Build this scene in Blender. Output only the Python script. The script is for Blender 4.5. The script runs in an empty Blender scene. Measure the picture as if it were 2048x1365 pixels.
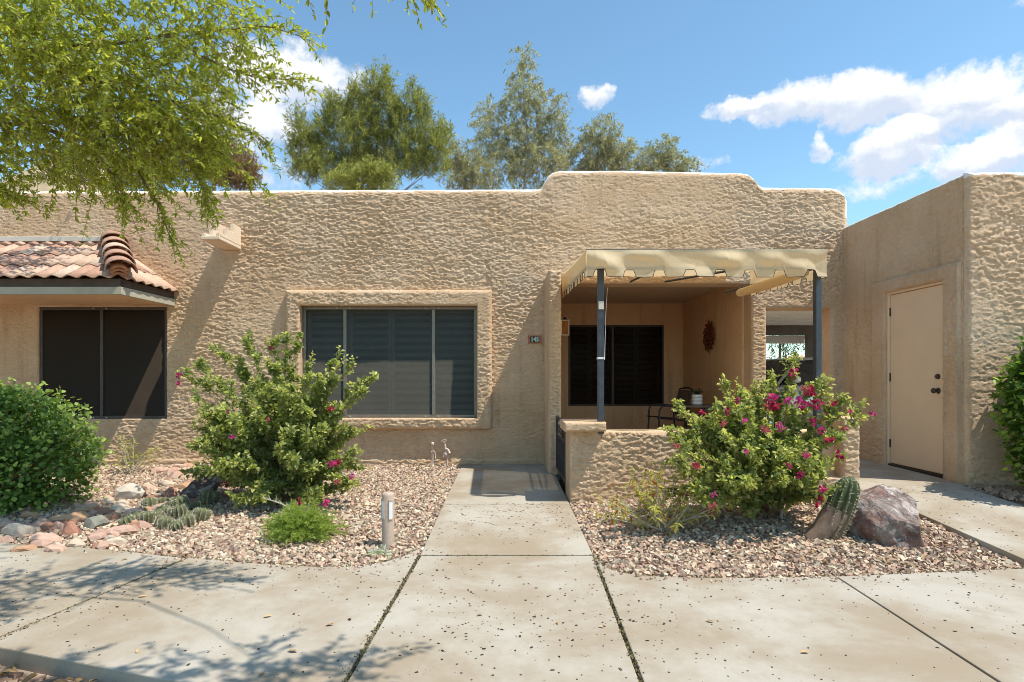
import bpy, bmesh, math, random
import numpy as np
from mathutils import Matrix, Vector

random.seed(7)
rng = np.random.default_rng(7)
SC = bpy.context.scene
COL = SC.collection
R = math.radians

# ------------------------------------------------------------------ camera
CAM_H = 1.05
cam_d = bpy.data.cameras.new('camera')
cam_d.sensor_width = 36.0
cam_d.lens = 1172.0 / 2048.0 * 36.0
cam_d.shift_x = 12.0 / 2048.0
cam_d.shift_y = 72.5 / 2048.0
cam_d.clip_start = 0.05
cam_d.clip_end = 3000
cam = bpy.data.objects.new('camera', cam_d)
COL.objects.link(cam)
cam.location = (0, 0, CAM_H)
cam.rotation_euler = (R(90), 0, 0)
SC.camera = cam

# ------------------------------------------------------------------ light and exposure
SUN = Vector((0.47, -0.19, 1.0)).normalized()
SUN_EL = math.asin(SUN.z)
SUN_AZ = math.atan2(SUN.x, SUN.y)
sun_d = bpy.data.lights.new('sun', 'SUN')
sun_d.energy = 3.4
sun_d.angle = R(0.5)
sun_d.color = (1.0, 0.95, 0.86)
sun = bpy.data.objects.new('sun', sun_d)
COL.objects.link(sun)
sun.location = (10, -3, 20)
sun.rotation_euler = SUN.to_track_quat('Z', 'Y').to_euler()
SC.view_settings.view_transform = 'Standard'
SC.view_settings.look = 'None'
SC.view_settings.gamma = 1.0
SC.view_settings.use_curve_mapping = False
SC.view_settings.exposure = 0.78
SC.cycles.max_bounces = 8
SC.cycles.diffuse_bounces = 5
SC.cycles.transparent_max_bounces = 12
SC.cycles.use_denoising = True
SC.cycles.filter_width = 0.9
SC.cycles.sample_clamp_indirect = 4.0

# ------------------------------------------------------------------ node helpers
class NT:
    def __init__(self, tree):
        self.t = tree
        self.n = tree.nodes
        self.n.clear()
    def node(self, typ, **kw):
        nd = self.n.new(typ)
        for k, v in kw.items():
            if k.startswith('i_'):
                nd.inputs[k[2:].replace('_', ' ')].default_value = v
            else:
                setattr(nd, k, v)
        return nd
    def link(self, a, b):
        self.t.links.new(a, b)
    def val(self, v, sock):
        if isinstance(v, bpy.types.NodeSocket):
            self.link(v, sock)
        else:
            sock.default_value = v
    def math(self, op, a, b=0.0, c=None, clamp=False):
        nd = self.n.new('ShaderNodeMath')
        nd.operation = op
        nd.use_clamp = clamp
        self.val(a, nd.inputs[0]); self.val(b, nd.inputs[1])
        if c is not None:
            self.val(c, nd.inputs[2])
        return nd.outputs[0]
    def mix(self, f, a, b):
        nd = self.n.new('ShaderNodeMix')
        nd.data_type = 'RGBA'
        self.val(f, nd.inputs[0])
        for v, s in ((a, nd.inputs[6]), (b, nd.inputs[7])):
            if isinstance(v, bpy.types.NodeSocket):
                self.link(v, s)
            else:
                s.default_value = (*v, 1) if len(v) == 3 else v
        return nd.outputs[2]
    def noise(self, vec, scale, detail=4, rough=0.55, out=0, dist=0.0):
        nd = self.n.new('ShaderNodeTexNoise')
        nd.inputs['Scale'].default_value = scale
        nd.inputs['Detail'].default_value = detail
        nd.inputs['Roughness'].default_value = rough
        nd.inputs['Distortion'].default_value = dist
        if vec is not None:
            self.link(vec, nd.inputs['Vector'])
        return nd.outputs[out]
    def ramp(self, f, lo, hi):
        nd = self.n.new('ShaderNodeMapRange')
        nd.interpolation_type = 'SMOOTHSTEP'
        self.val(f, nd.inputs[0])
        nd.inputs[1].default_value = lo
        nd.inputs[2].default_value = hi
        return nd.outputs[0]

# ------------------------------------------------------------------ sky with scattered cumulus
def px_dir(px, py):
    v = Vector(((px - 1012) / 1172.0, 1.0, (755 - py) / 1172.0)).normalized()
    return math.atan2(v.x, v.y), math.asin(v.z)

world = bpy.data.worlds.new('World')
SC.world = world
world.use_nodes = True
W = NT(world.node_tree)
w_out = W.node('ShaderNodeOutputWorld')
w_bg = W.node('ShaderNodeBackground')
W.link(w_bg.outputs[0], w_out.inputs[0])
sky = W.node('ShaderNodeTexSky')
sky.sky_type = 'NISHITA'
sky.sun_disc = False
sky.sun_elevation = SUN_EL
sky.sun_rotation = SUN_AZ
sky.altitude = 400
sky.air_density = 1.0
sky.dust_density = 0.25
sky.ozone_density = 2.6
SKY_STRENGTH = 0.14
w_bg.inputs[1].default_value = SKY_STRENGTH
tc = W.node('ShaderNodeTexCoord')
sep = W.node('ShaderNodeSeparateXYZ')
W.link(tc.outputs['Generated'], sep.inputs[0])
warp = W.node('ShaderNodeTexNoise')
warp.inputs['Scale'].default_value = 14.0; warp.inputs['Detail'].default_value = 6; warp.inputs['Roughness'].default_value = .62
W.link(tc.outputs['Generated'], warp.inputs['Vector'])
wsep = W.node('ShaderNodeSeparateColor')
W.link(warp.outputs['Color'], wsep.inputs[0])
az = W.math('ADD', W.math('ARCTAN2', sep.outputs[0], sep.outputs[1]), W.math('MULTIPLY', W.math('SUBTRACT', wsep.outputs[0], .5), .11))
el = W.math('ADD', W.math('ARCSINE', sep.outputs[2]), W.math('MULTIPLY', W.math('SUBTRACT', wsep.outputs[1], .5), .075))
n1 = W.noise(tc.outputs['Generated'], 9.0, 9, 0.62)
n1v = W.noise(tc.outputs['Generated'], 30.0, 9, 0.68)
n_low = W.noise(tc.outputs['Generated'], 2.1, 2, 0.5)
# cumulus banks: centre and half size as directions of the sky
CLOUDS = [(600, 170, 160, 85, 1.1), (520, 250, 170, 80, .9), (530, 340, 120, 60, .5), (1177, 182, 40, 28, .75),
          (1490, 215, 100, 26, .9), (1600, 205, 130, 50, 1.1), (1750, 192, 150, 74, 1.3), (1930, 205, 190, 84, 1.3),
          (2120, 215, 200, 90, 1.3), (1645, 287, 30, 34, .8), (1790, 300, 140, 60, 1.2), (1970, 315, 180, 62, 1.15),
          (2150, 320, 180, 70, 1.2), (1900, 352, 280, 34, .5), (1900, 258, 260, 34, .7), (2040, 8, 60, 20, .35), (1412, 330, 44, 18, .45),
          (-500, 250, 380, 120, 1.0), (-1400, 300, 600, 160, 1.0), (3300, 260, 600, 140, 1.0)]
best = None
hgt = None
for (px, py, rx, ry, s) in CLOUDS:
    a0, e0 = px_dir(px, py)
    a1, _ = px_dir(px + rx, py)
    _, e1 = px_dir(px, py - ry)
    ra, re_ = max(abs(a1 - a0), 1e-3), max(abs(e1 - e0), 1e-3)
    dx = W.math('MULTIPLY', W.math('SUBTRACT', az, a0), 1 / ra)
    dy = W.math('MULTIPLY', W.math('SUBTRACT', el, e0), 1 / re_)
    q = W.math('ADD', W.math('MULTIPLY', dx, dx), W.math('MULTIPLY', dy, dy))
    f = W.math('MULTIPLY', W.math('SUBTRACT', 1.0, q), s)
    f = W.math('MAXIMUM', f, -0.6)
    best = f if best is None else W.math('MAXIMUM', best, f)
    hh = W.math('MULTIPLY', W.math('MAXIMUM', f, 0.0), dy)
    hgt = hh if hgt is None else W.math('ADD', hgt, hh)
# the same sort of clouds all round the rest of the sky, high over the picture too
generic = W.math('SUBTRACT', W.math('MULTIPLY', n_low, 5.0), 3.5)
behind = W.math('MULTIPLY', W.ramp(sep.outputs[1], 0.1, -0.15), 1.0)
best = W.math('MAXIMUM', best, W.math('SUBTRACT', W.math('MULTIPLY', W.math('ADD', generic, 0.6), behind), 0.6))
nn = W.math('ADD', W.math('MULTIPLY', W.math('SUBTRACT', n1, 0.5), 2.3), W.math('MULTIPLY', W.math('SUBTRACT', n1v, 0.5), 1.7))
dens = W.ramp(W.math('ADD', best, nn), -0.05, 0.85)
dens = W.math('MULTIPLY', dens, W.ramp(W.math('ADD', best, W.math('MULTIPLY', nn, 0.4)), -0.35, 0.2))
dens = W.math('MULTIPLY', dens, 0.94)
lit = W.ramp(W.math('ADD', W.math('MULTIPLY', hgt, 1.5), W.math('MULTIPLY', nn, 0.5)), -0.55, 0.35)
ccol = W.mix(lit, (3.0, 3.3, 3.9), (4.7, 4.7, 4.6))
tint = W.node('ShaderNodeMix', data_type='RGBA', blend_type='MULTIPLY')
tint.inputs[0].default_value = 1.0
W.link(sky.outputs[0], tint.inputs[6])
tint.inputs[7].default_value = (0.86, 1.01, 0.93, 1)
fin = W.mix(dens, tint.outputs[2], ccol)
W.link(fin, w_bg.inputs[0])

# ------------------------------------------------------------------ object helpers
def link(o, parent=None):
    COL.objects.link(o)
    if parent is not None:
        o.parent = parent
        o.matrix_parent_inverse = Matrix.Translation(-root_loc(parent))
    return o

def root_loc(o):
    return o.location.copy() if o.type == 'EMPTY' else Vector((0, 0, 0))

def thing(name, label, cat, loc=(0, 0, 0), group=None):
    o = bpy.data.objects.new(name, None)
    o.empty_display_size = 0.1
    COL.objects.link(o)
    o.location = loc
    tag(o, label, cat, group)
    return o

def tag(o, label=None, cat=None, group=None, kind=None):
    if label: o['label'] = label
    if cat: o['category'] = cat
    if group: o['group'] = group
    if kind: o['kind'] = kind
    return o

def raw_mesh(name, verts, faces, smooth=False, col=None, mats=None):
    """faces: list of (k,n) int arrays, or list of tuples"""
    me = bpy.data.meshes.new(name)
    verts = np.asarray(verts, dtype=np.float32)
    if isinstance(faces, np.ndarray):
        faces = [faces]
    arrs = []
    if len(faces) and not isinstance(faces[0], np.ndarray):
        bylen = {}
        for f in faces:
            bylen.setdefault(len(f), []).append(f)
        arrs = [np.array(v, dtype=np.int32) for v in bylen.values()]
    else:
        arrs = [np.asarray(a, dtype=np.int32) for a in faces if len(a)]
    me.vertices.add(len(verts))
    me.vertices.foreach_set('co', verts.ravel())
    loops = np.concatenate([a.ravel() for a in arrs])
    tot = np.concatenate([np.full(len(a), a.shape[1], dtype=np.int32) for a in arrs])
    start = np.concatenate([[0], np.cumsum(tot)[:-1]]).astype(np.int32)
    me.loops.add(len(loops))
    me.loops.foreach_set('vertex_index', loops)
    me.polygons.add(len(tot))
    me.polygons.foreach_set('loop_start', start)
    me.polygons.foreach_set('loop_total', tot)
    me.polygons.foreach_set('use_smooth', np.full(len(tot), bool(smooth)))
    if col is not None:
        at = me.attributes.new('Col', 'FLOAT_COLOR', 'POINT')
        c = np.ones((len(verts), 4), dtype=np.float32)
        c[:, :3] = col
        at.data.foreach_set('color', c.ravel())
    me.update(calc_edges=True)
    return me

def obj(name, me, mat, parent=None):
    if mat is not None and not me.materials:
        me.materials.append(mat)
    return link(bpy.data.objects.new(name, me), parent)

def mobj(name, verts, faces, mat, parent=None, smooth=False, col=None):
    return obj(name, raw_mesh(name, verts, faces, smooth, col), mat, parent)

def bm_obj(name, bm, mat, parent=None, smooth=False):
    me = bpy.data.meshes.new(name)
    bm.normal_update()
    bm.to_mesh(me)
    bm.free()
    if smooth:
        me.polygons.foreach_set('use_smooth', np.full(len(me.polygons), True))
    return obj(name, me, mat, parent)

def add_box(bm, x0, x1, y0, y1, z0, z1, bev=0.0, rot=None, seg=2):
    m = bmesh.ops.create_cube(bm, size=1.0)
    vs = m['verts']
    c = Vector(((x0 + x1) / 2, (y0 + y1) / 2, (z0 + z1) / 2))
    M = Matrix.Translation(c) @ (rot.to_4x4() if rot else Matrix.Identity(4)) @ Matrix.Diagonal((x1 - x0, y1 - y0, z1 - z0, 1))
    bmesh.ops.transform(bm, matrix=M, verts=vs)
    if bev > 0:
        es = list({e for v in vs for e in v.link_edges})
        bmesh.ops.bevel(bm, geom=es, offset=bev, segments=seg, profile=0.5, affect='EDGES')

def box(name, x0, x1, y0, y1, z0, z1, mat, parent=None, bev=0.0, rot=None, seg=2):
    bm = bmesh.new()
    add_box(bm, x0, x1, y0, y1, z0, z1, bev, rot, seg)
    return bm_obj(name, bm, mat, parent)

def boxes(name, lst, mat, parent=None, bev=0.0):
    bm = bmesh.new()
    for b in lst:
        add_box(bm, *b, bev=bev)
    return bm_obj(name, bm, mat, parent)

def tubes(paths, radii, sides=5):
    """paths (N,K,3), radii (N,K) -> verts, quads"""
    P = np.asarray(paths, dtype=np.float64)
    Rr = np.asarray(radii, dtype=np.float64)
    N, K, _ = P.shape
    T = np.gradient(P, axis=1)
    T /= np.linalg.norm(T, axis=2, keepdims=True) + 1e-9
    up = np.where(np.abs(T[:, :1, 2:3]) > 0.9, np.array([[[1.0, 0, 0]]]), np.array([[[0, 0, 1.0]]]))
    A = np.cross(T, np.broadcast_to(up, T.shape))
    A /= np.linalg.norm(A, axis=2, keepdims=True) + 1e-9
    B = np.cross(T, A)
    th = np.arange(sides) * 2 * np.pi / sides
    V = P[:, :, None, :] + Rr[:, :, None, None] * (np.cos(th)[None, None, :, None] * A[:, :, None, :] + np.sin(th)[None, None, :, None] * B[:, :, None, :])
    idx = np.arange(N * K * sides).reshape(N, K, sides)
    a = idx[:, :-1, :]; b = np.roll(a, -1, axis=2)
    c = idx[:, 1:, :]; d = np.roll(c, -1, axis=2)
    F = np.stack([a, c, d, b], axis=-1).reshape(-1, 4)
    return V.reshape(-1, 3), F

def tube_obj(name, pts, r, mat, parent=None, sides=8, n=None):
    pts = np.array(pts, dtype=float)
    if n:
        pts = smooth_path(pts, n)
    rr = np.full(len(pts), r) if np.isscalar(r) else np.interp(np.linspace(0, 1, len(pts)), np.linspace(0, 1, len(r)), r)
    V, F = tubes(pts[None], rr[None], sides)
    k = len(pts)
    caps = [np.arange(sides)[None, ::-1], (np.arange(sides) + (k - 1) * sides)[None]]
    return mobj(name, V, [F] + ([c for c in caps]), mat, parent, smooth=True)

def smooth_path(pts, n):
    pts = np.asarray(pts, float)
    k = len(pts)
    if k < 3:
        t = np.linspace(0, 1, n)[:, None]
        return pts[0] * (1 - t) + pts[-1] * t
    P = np.vstack([2 * pts[0] - pts[1], pts, 2 * pts[-1] - pts[-2]])
    out = []
    for s in np.linspace(0, k - 1 - 1e-6, n):
        i = int(s); t = s - i
        p0, p1, p2, p3 = P[i], P[i + 1], P[i + 2], P[i + 3]
        out.append(0.5 * (2 * p1 + (p2 - p0) * t + (2 * p0 - 5 * p1 + 4 * p2 - p3) * t * t + (3 * p1 - p0 - 3 * p2 + p3) * t ** 3))
    return np.array(out)

def lathe(name, prof, mat, loc=(0, 0, 0), parent=None, n=24, smooth=True, axis='z'):
    prof = np.array(prof, float)
    th = np.arange(n) * 2 * np.pi / n
    V = np.stack([prof[:, None, 0] * np.cos(th), prof[:, None, 0] * np.sin(th), np.broadcast_to(prof[:, None, 1], (len(prof), n))], axis=-1)
    if axis == 'y':
        V = V[..., [0, 2, 1]] * np.array([1, -1, 1])
    if axis == 'x':
        V = V[..., [2, 0, 1]] * np.array([-1, 1, 1])
    idx = np.arange(len(prof) * n).reshape(len(prof), n)
    a = idx[:-1]; b = np.roll(a, -1, 1); c = idx[1:]; d = np.roll(c, -1, 1)
    F = np.stack([a, b, d, c], -1).reshape(-1, 4)
    return mobj(name, V.reshape(-1, 3) + np.array(loc), F, mat, parent, smooth=smooth)

def prism(name, poly, z0, z1, mat, parent=None, bev=0.0):
    bm = bmesh.new()
    vs = [bm.verts.new((p[0], p[1], z1 if len(p) < 3 else p[2])) for p in poly]
    f = bm.faces.new(vs)
    f.normal_update()
    if f.normal.z < 0:
        f.normal_flip()
    r = bmesh.ops.extrude_face_region(bm, geom=[f])
    nv = [g for g in r['geom'] if isinstance(g, bmesh.types.BMVert)]
    # the extruded copy is the top; the original goes down
    for v in vs:
        v.co.z -= (z1 - z0)
    bmesh.ops.recalc_face_normals(bm, faces=bm.faces)
    if bev > 0:
        top = [e for e in bm.edges if all(v in nv for v in e.verts)]
        bmesh.ops.bevel(bm, geom=top, offset=bev, segments=2, profile=0.5, affect='EDGES')
    return bm_obj(name, bm, mat, parent)

# ------------------------------------------------------------------ materials
MATS = {}
def new_mat(name):
    m = bpy.data.materials.new(name)
    m.use_nodes = True
    t = NT(m.node_tree)
    out = t.node('ShaderNodeOutputMaterial')
    MATS[name] = m
    return m, t, out

def principled(t, out, rough=0.8, spec=0.3, metal=0.0):
    p = t.node('ShaderNodeBsdfPrincipled')
    p.inputs['Roughness'].default_value = rough
    p.inputs['Specular IOR Level'].default_value = spec
    p.inputs['Metallic'].default_value = metal
    t.link(p.outputs[0], out.inputs[0])
    return p

def add_bump(t, p, h, strength=0.5, dist=0.01):
    b = t.node('ShaderNodeBump')
    b.inputs['Strength'].default_value = strength
    b.inputs['Distance'].default_value = dist
    t.link(h, b.inputs['Height'])
    t.link(b.outputs[0], p.inputs['Normal'])
    return b

def simple_mat(name, c1, c2=None, scale=8.0, rough=0.7, spec=0.3, metal=0.0, bump=0.0, bscale=60.0, bdist=0.003, detail=5):
    m, t, out = new_mat(name)
    p = principled(t, out, rough, spec, metal)
    tcn = t.node('ShaderNodeTexCoord')
    vec = tcn.outputs['Object']
    if c2 is None:
        c2 = tuple(c * 0.8 for c in c1)
    n = t.noise(vec, scale, detail, 0.6)
    t.link(t.mix(t.ramp(n, 0.3, 0.7), c1, c2), p.inputs['Base Color'])
    if bump > 0:
        add_bump(t, p, t.noise(vec, bscale, 5, 0.6), bump, bdist)
    return m

def stucco_mat(name, ca, cb, cc, bump=0.35):
    m, t, out = new_mat(name)
    p = principled(t, out, 0.92, 0.15)
    tcn = t.node('ShaderNodeTexCoord')
    vec = tcn.outputs['Object']
    n0 = t.noise(vec, 1.1, 5, 0.6)
    n2 = t.noise(vec, 14.0, 5, 0.65)
    c = t.mix(t.ramp(n0, 0.40, 0.62), ca, cb)
    c = t.mix(t.math('MULTIPLY', t.ramp(n2, 0.45, 0.75), 0.45), c, cc)
    t.link(c, p.inputs['Base Color'])
    mp = t.node('ShaderNodeMapping')
    mp.inputs['Scale'].default_value = (1, 1, 2.3)
    t.link(vec, mp.inputs[0])
    h1 = t.ramp(t.noise(mp.outputs[0], 26.0, 5, 0.62, dist=.9), 0.455, 0.50)
    h3 = t.ramp(t.noise(mp.outputs[0], 52.0, 3, 0.6, dist=.6), 0.50, 0.545)
    h1 = t.math('ADD', h1, t.math('MULTIPLY', h3, .6))
    h2 = t.noise(vec, 170.0, 4, 0.7)
    add_bump(t, p, t.math('ADD', h1, t.math('MULTIPLY', h2, 0.30)), bump, 0.009)
    # faint run-off streaks and grime
    ms = t.node('ShaderNodeMapping'); ms.inputs['Scale'].default_value = (5.0, 5.0, .45)
    t.link(vec, ms.inputs[0])
    stn = t.math('MULTIPLY', t.ramp(t.noise(ms.outputs[0], 1.6, 6, .65), .52, .72), .5)
    c = t.mix(stn, c, tuple(q * .72 for q in cc))
    t.link(c, p.inputs['Base Color'])
    return m

STUCCO = stucco_mat('stucco_tan', (.70, .485, .30), (.765, .555, .37), (.63, .415, .245), 0.70)
STUCCO_FLAT = stucco_mat('stucco_fine', (.76, .50, .30), (.80, .54, .335), (.68, .43, .25), 0.5)
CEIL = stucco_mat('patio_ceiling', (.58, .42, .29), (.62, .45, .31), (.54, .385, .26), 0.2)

def concrete_mat():
    m, t, out = new_mat('concrete')
    p = principled(t, out, 0.9, 0.2)
    tcn = t.node('ShaderNodeTexCoord')
    vec = tcn.outputs['Object']
    n0 = t.noise(vec, 1.3, 7, 0.66, dist=0.2)
    n1 = t.noise(vec, 4.0, 7, 0.70)
    n2 = t.noise(vec, 45.0, 4, 0.6)
    n3 = t.noise(vec, 230.0, 3, 0.6)
    c = t.mix(t.ramp(n0, 0.34, 0.66), (.315, .25, .175), (.425, .385, .32))
    c = t.mix(t.math('MULTIPLY', t.ramp(n1, 0.5, 0.72), 0.55), c, (.32, .26, .19))
    c = t.mix(t.math('MULTIPLY', t.ramp(n2, 0.58, 0.74), 0.35), c, (.28, .225, .16))
    c = t.mix(t.math('MULTIPLY', t.ramp(n3, 0.60, 0.72), 0.4), c, (.23, .185, .135))
    t.link(c, p.inputs['Base Color'])
    add_bump(t, p, t.math('ADD', t.math('MULTIPLY', n2, 0.4), n3), 0.3, 0.003)
    return m
CONCRETE = concrete_mat()

def leaf_mat(name, trans=0.35, rough=0.45, spec=0.35, tint=(1.25, 1.2, 0.6)):
    m, t, out = new_mat(name)
    at = t.node('ShaderNodeAttribute')
    at.attribute_name = 'Col'
    p = t.node('ShaderNodeBsdfPrincipled')
    p.inputs['Roughness'].default_value = rough
    p.inputs['Specular IOR Level'].default_value = spec
    t.link(at.outputs['Color'], p.inputs['Base Color'])
    tr = t.node('ShaderNodeBsdfTranslucent')
    mul = t.node('ShaderNodeMix')
    mul.data_type = 'RGBA'; mul.blend_type = 'MULTIPLY'
    mul.inputs[0].default_value = 1.0
    t.link(at.outputs['Color'], mul.inputs[6])
    mul.inputs[7].default_value = (*[c * 1.5 for c in tint], 1)
    t.link(mul.outputs[2], tr.inputs['Color'])
    mx = t.node('ShaderNodeMixShader')
    mx.inputs[0].default_value = trans
    t.link(p.outputs[0], mx.inputs[1]); t.link(tr.outputs[0], mx.inputs[2])
    t.link(mx.outputs[0], out.inputs[0])
    return m
LEAF = leaf_mat('leaf', .42)
LEAF_FAR = leaf_mat('leaf_far', 0.25, 0.6, 0.2)
PETAL = leaf_mat('petal', 0.4, 0.6, 0.1, (1.0, 0.9, 1.0))

def attr_mat(name, rough=0.85, spec=0.2, nscale=40.0, amt=0.35, bump=0.3, bdist=.006):
    m, t, out = new_mat(name)
    p = principled(t, out, rough, spec)
    at = t.node('ShaderNodeAttribute'); at.attribute_name = 'Col'
    tcn = t.node('ShaderNodeTexCoord')
    n = t.noise(tcn.outputs['Object'], nscale, 5, 0.65)
    hs = t.node('ShaderNodeHueSaturation')
    t.link(at.outputs['Color'], hs.inputs['Color'])
    t.link(t.math('ADD', t.math('MULTIPLY', t.math('SUBTRACT', n, 0.5), amt * 3), 1.0), hs.inputs['Value'])
    t.link(hs.outputs[0], p.inputs['Base Color'])
    if bump > 0:
        add_bump(t, p, n, bump, bdist)
    return m
STONE = attr_mat('stone', nscale=30, amt=.26, bump=.9)
def boulder_mat():
    m, t, out = new_mat('boulder_stone')
    p = principled(t, out, .85, .25)
    at_ = t.node('ShaderNodeAttribute'); at_.attribute_name = 'Col'
    vec = t.node('ShaderNodeTexCoord').outputs['Object']
    n1 = t.noise(vec, 7, 9, .72, dist=.8); n2 = t.noise(vec, 34, 7, .75); n3 = t.noise(vec, 130, 4, .7)
    c = t.mix(t.math('MULTIPLY', t.ramp(n1, .48, .58), .8), at_.outputs['Color'], (.62, .53, .47))
    c = t.mix(t.math('MULTIPLY', t.ramp(n1, .44, .38), .75), c, (.15, .07, .055))
    c = t.mix(t.math('MULTIPLY', t.ramp(n2, .56, .64), .6), c, (.70, .60, .52))
    c = t.mix(t.math('MULTIPLY', t.ramp(n2, .42, .34), .7), c, (.12, .07, .06))
    c = t.mix(t.math('MULTIPLY', t.ramp(n3, .56, .66), .5), c, (.22, .17, .16))
    t.link(c, p.inputs['Base Color'])
    h = t.math('ADD', t.math('MULTIPLY', t.ramp(n1, .40, .62), 1.0), t.math('ADD', t.math('MULTIPLY', n2, .5), t.math('MULTIPLY', n3, .15)))
    add_bump(t, p, h, 1.0, .03)
    return m
BOULDER = boulder_mat()
GRAVEL = attr_mat('gravel_stone', nscale=120, amt=0.25, bump=0.0)
LITTER = attr_mat('litter', nscale=90, bump=0.0)

BARK = simple_mat('bark', (.16, .11, .075), (.26, .20, .15), 14, 0.9, 0.1, bump=0.6, bscale=30, bdist=0.01)
BARK_PALE = simple_mat('bark_pale', (.42, .36, .29), (.55, .49, .42), 6, 0.9, 0.1)
TWIG = simple_mat('twig', (.22, .15, .09), (.32, .23, .14), 20, 0.85, 0.15)
DIRT = simple_mat('dirt', (.30, .215, .155), (.40, .30, .225), 6, 0.95, 0.1, bump=0.5, bscale=50, bdist=0.01)
TERRA = attr_mat('terracotta', 0.75, 0.25, 22.0, 0.35, 0.25)
DARK = simple_mat('dark_void', (.02, .018, .015), (.03, .026, .02), 5, 0.9, 0.1)
ROOM = simple_mat('room_wall', (.20, .18, .155), (.24, .21, .18), 2, 0.9, 0.1)
METAL_BLACK = simple_mat('black_iron', (.015, .016, .02), (.03, .03, .035), 20, 0.45, 0.5)
POLE = simple_mat('slate_paint', (.040, .047, .056), (.06, .068, .078), 12, 0.4, 0.5)
FRAME_AL = simple_mat('window_frame', (.20, .18, .15), (.26, .235, .2), 15, 0.45, 0.5, 0.3)
FRAME_DK = simple_mat('window_frame_dark', (.05, .04, .034), (.075, .062, .05), 15, 0.5, 0.4)
LOUVER = simple_mat('shutter_paint', (.76, .73, .66), (.80, .77, .70), 4, 0.5, 0.3)
DOOR = simple_mat('door_paint', (.82, .60, .40), (.79, .575, .38), 3, 0.55, 0.3, bump=0.05, bscale=120)
FASCIA = simple_mat('fascia_paint', (.40, .36, .27), (.46, .42, .33), 5, 0.7, 0.2)
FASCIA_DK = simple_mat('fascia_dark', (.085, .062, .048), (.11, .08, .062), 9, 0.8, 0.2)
FLASH = simple_mat('flashing', (.60, .55, .46), (.66, .61, .53), 8, 0.6, 0.3)
BRONZE = simple_mat('dark_bronze', (.05, .042, .036), (.09, .075, .06), 30, 0.35, 0.5, 0.8)
WHITE = simple_mat('white_paint', (.74, .72, .68), (.80, .78, .74), 6, 0.5, 0.4)
PIPE = simple_mat('painted_pipe', (.58, .44, .36), (.66, .55, .48), 25, 0.6, 0.3)
RUST = simple_mat('rusted_metal', (.10, .028, .014), (.20, .06, .022), 25, 0.6, 0.4, 0.4)

def screen_mat(name, col, transp):
    m, t, out = new_mat(name)
    d = t.node('ShaderNodeBsdfDiffuse')
    tcn = t.node('ShaderNodeTexCoord')
    n = t.noise(tcn.outputs['Object'], 3.0, 4, 0.6)
    t.link(t.mix(n, col, tuple(c * 1.35 for c in col)), d.inputs[0])
    ge = t.node('ShaderNodeNewGeometry')
    va = t.node('ShaderNodeVectorMath', operation='ADD'); t.link(ge.outputs['Normal'], va.inputs[0]); va.inputs[1].default_value = (0, 0, 1.3)
    vn = t.node('ShaderNodeVectorMath', operation='NORMALIZE'); t.link(va.outputs[0], vn.inputs[0])
    t.link(vn.outputs[0], d.inputs['Normal'])
    tr = t.node('ShaderNodeBsdfTransparent')
    mx = t.node('ShaderNodeMixShader')
    mx.inputs[0].default_value = transp
    t.link(d.outputs[0], mx.inputs[1]); t.link(tr.outputs[0], mx.inputs[2])
    t.link(mx.outputs[0], out.inputs[0])
    return m
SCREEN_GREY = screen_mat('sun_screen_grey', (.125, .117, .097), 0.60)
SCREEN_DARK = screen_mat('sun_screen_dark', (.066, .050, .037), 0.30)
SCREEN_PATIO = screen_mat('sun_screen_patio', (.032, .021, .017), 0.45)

def glass_mat(name, tint, gl=0.12, rough=0.02):
    m, t, out = new_mat(name)
    tr = t.node('ShaderNodeBsdfTransparent'); tr.inputs[0].default_value = (*tint, 1)
    g = t.node('ShaderNodeBsdfGlossy'); g.inputs['Roughness'].default_value = rough
    fr = t.node('ShaderNodeFresnel'); fr.inputs[0].default_value = 1.5
    mx = t.node('ShaderNodeMixShader')
    t.link(t.math('ADD', fr.outputs[0], gl, clamp=True), mx.inputs[0])
    t.link(tr.outputs[0], mx.inputs[1]); t.link(g.outputs[0], mx.inputs[2])
    t.link(mx.outputs[0], out.inputs[0])
    return m
GLASS = glass_mat('window_glass', (.80, .81, .78), -0.025)
CAR_GLASS = simple_mat('car_glass', (.012, .013, .014), (.016, .017, .018), 3, .06, .5)

def fabric_mat():
    m, t, out = new_mat('awning_canvas')
    tcn = t.node('ShaderNodeTexCoord')
    vec = tcn.outputs['Object']
    n = t.noise(vec, 3.0, 5, 0.6)
    n2 = t.noise(vec, 400.0, 2, 0.5)
    c = t.mix(t.ramp(n, 0.3, 0.7), (.82, .69, .46), (.86, .74, .52))
    c = t.mix(t.math('MULTIPLY', n2, 0.25), c, (.62, .49, .30))
    p = t.node('ShaderNodeBsdfPrincipled')
    p.inputs['Roughness'].default_value = 0.9
    p.inputs['Specular IOR Level'].default_value = 0.05
    t.link(c, p.inputs['Base Color'])
    cr = t.noise(vec, 9.0, 6, 0.6, dist=1.2)
    add_bump(t, p, t.math('ADD', cr, t.math('MULTIPLY', n2, .06)), 0.3, 0.02)
    tr = t.node('ShaderNodeBsdfTranslucent')
    t.link(t.mix(0.5, c, (.75, .50, .22)), tr.inputs[0])
    mx = t.node('ShaderNodeMixShader'); mx.inputs[0].default_value = 0.44
    t.link(p.outputs[0], mx.inputs[1]); t.link(tr.outputs[0], mx.inputs[2])
    ts = t.node('ShaderNodeBsdfTransparent'); ts.inputs[0].default_value = (1, .86, .62, 1)
    mx2 = t.node('ShaderNodeMixShader'); mx2.inputs[0].default_value = 0.12
    t.link(mx.outputs[0], mx2.inputs[1]); t.link(ts.outputs[0], mx2.inputs[2])
    t.link(mx2.outputs[0], out.inputs[0])
    return m
CANVAS = fabric_mat()

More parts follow.
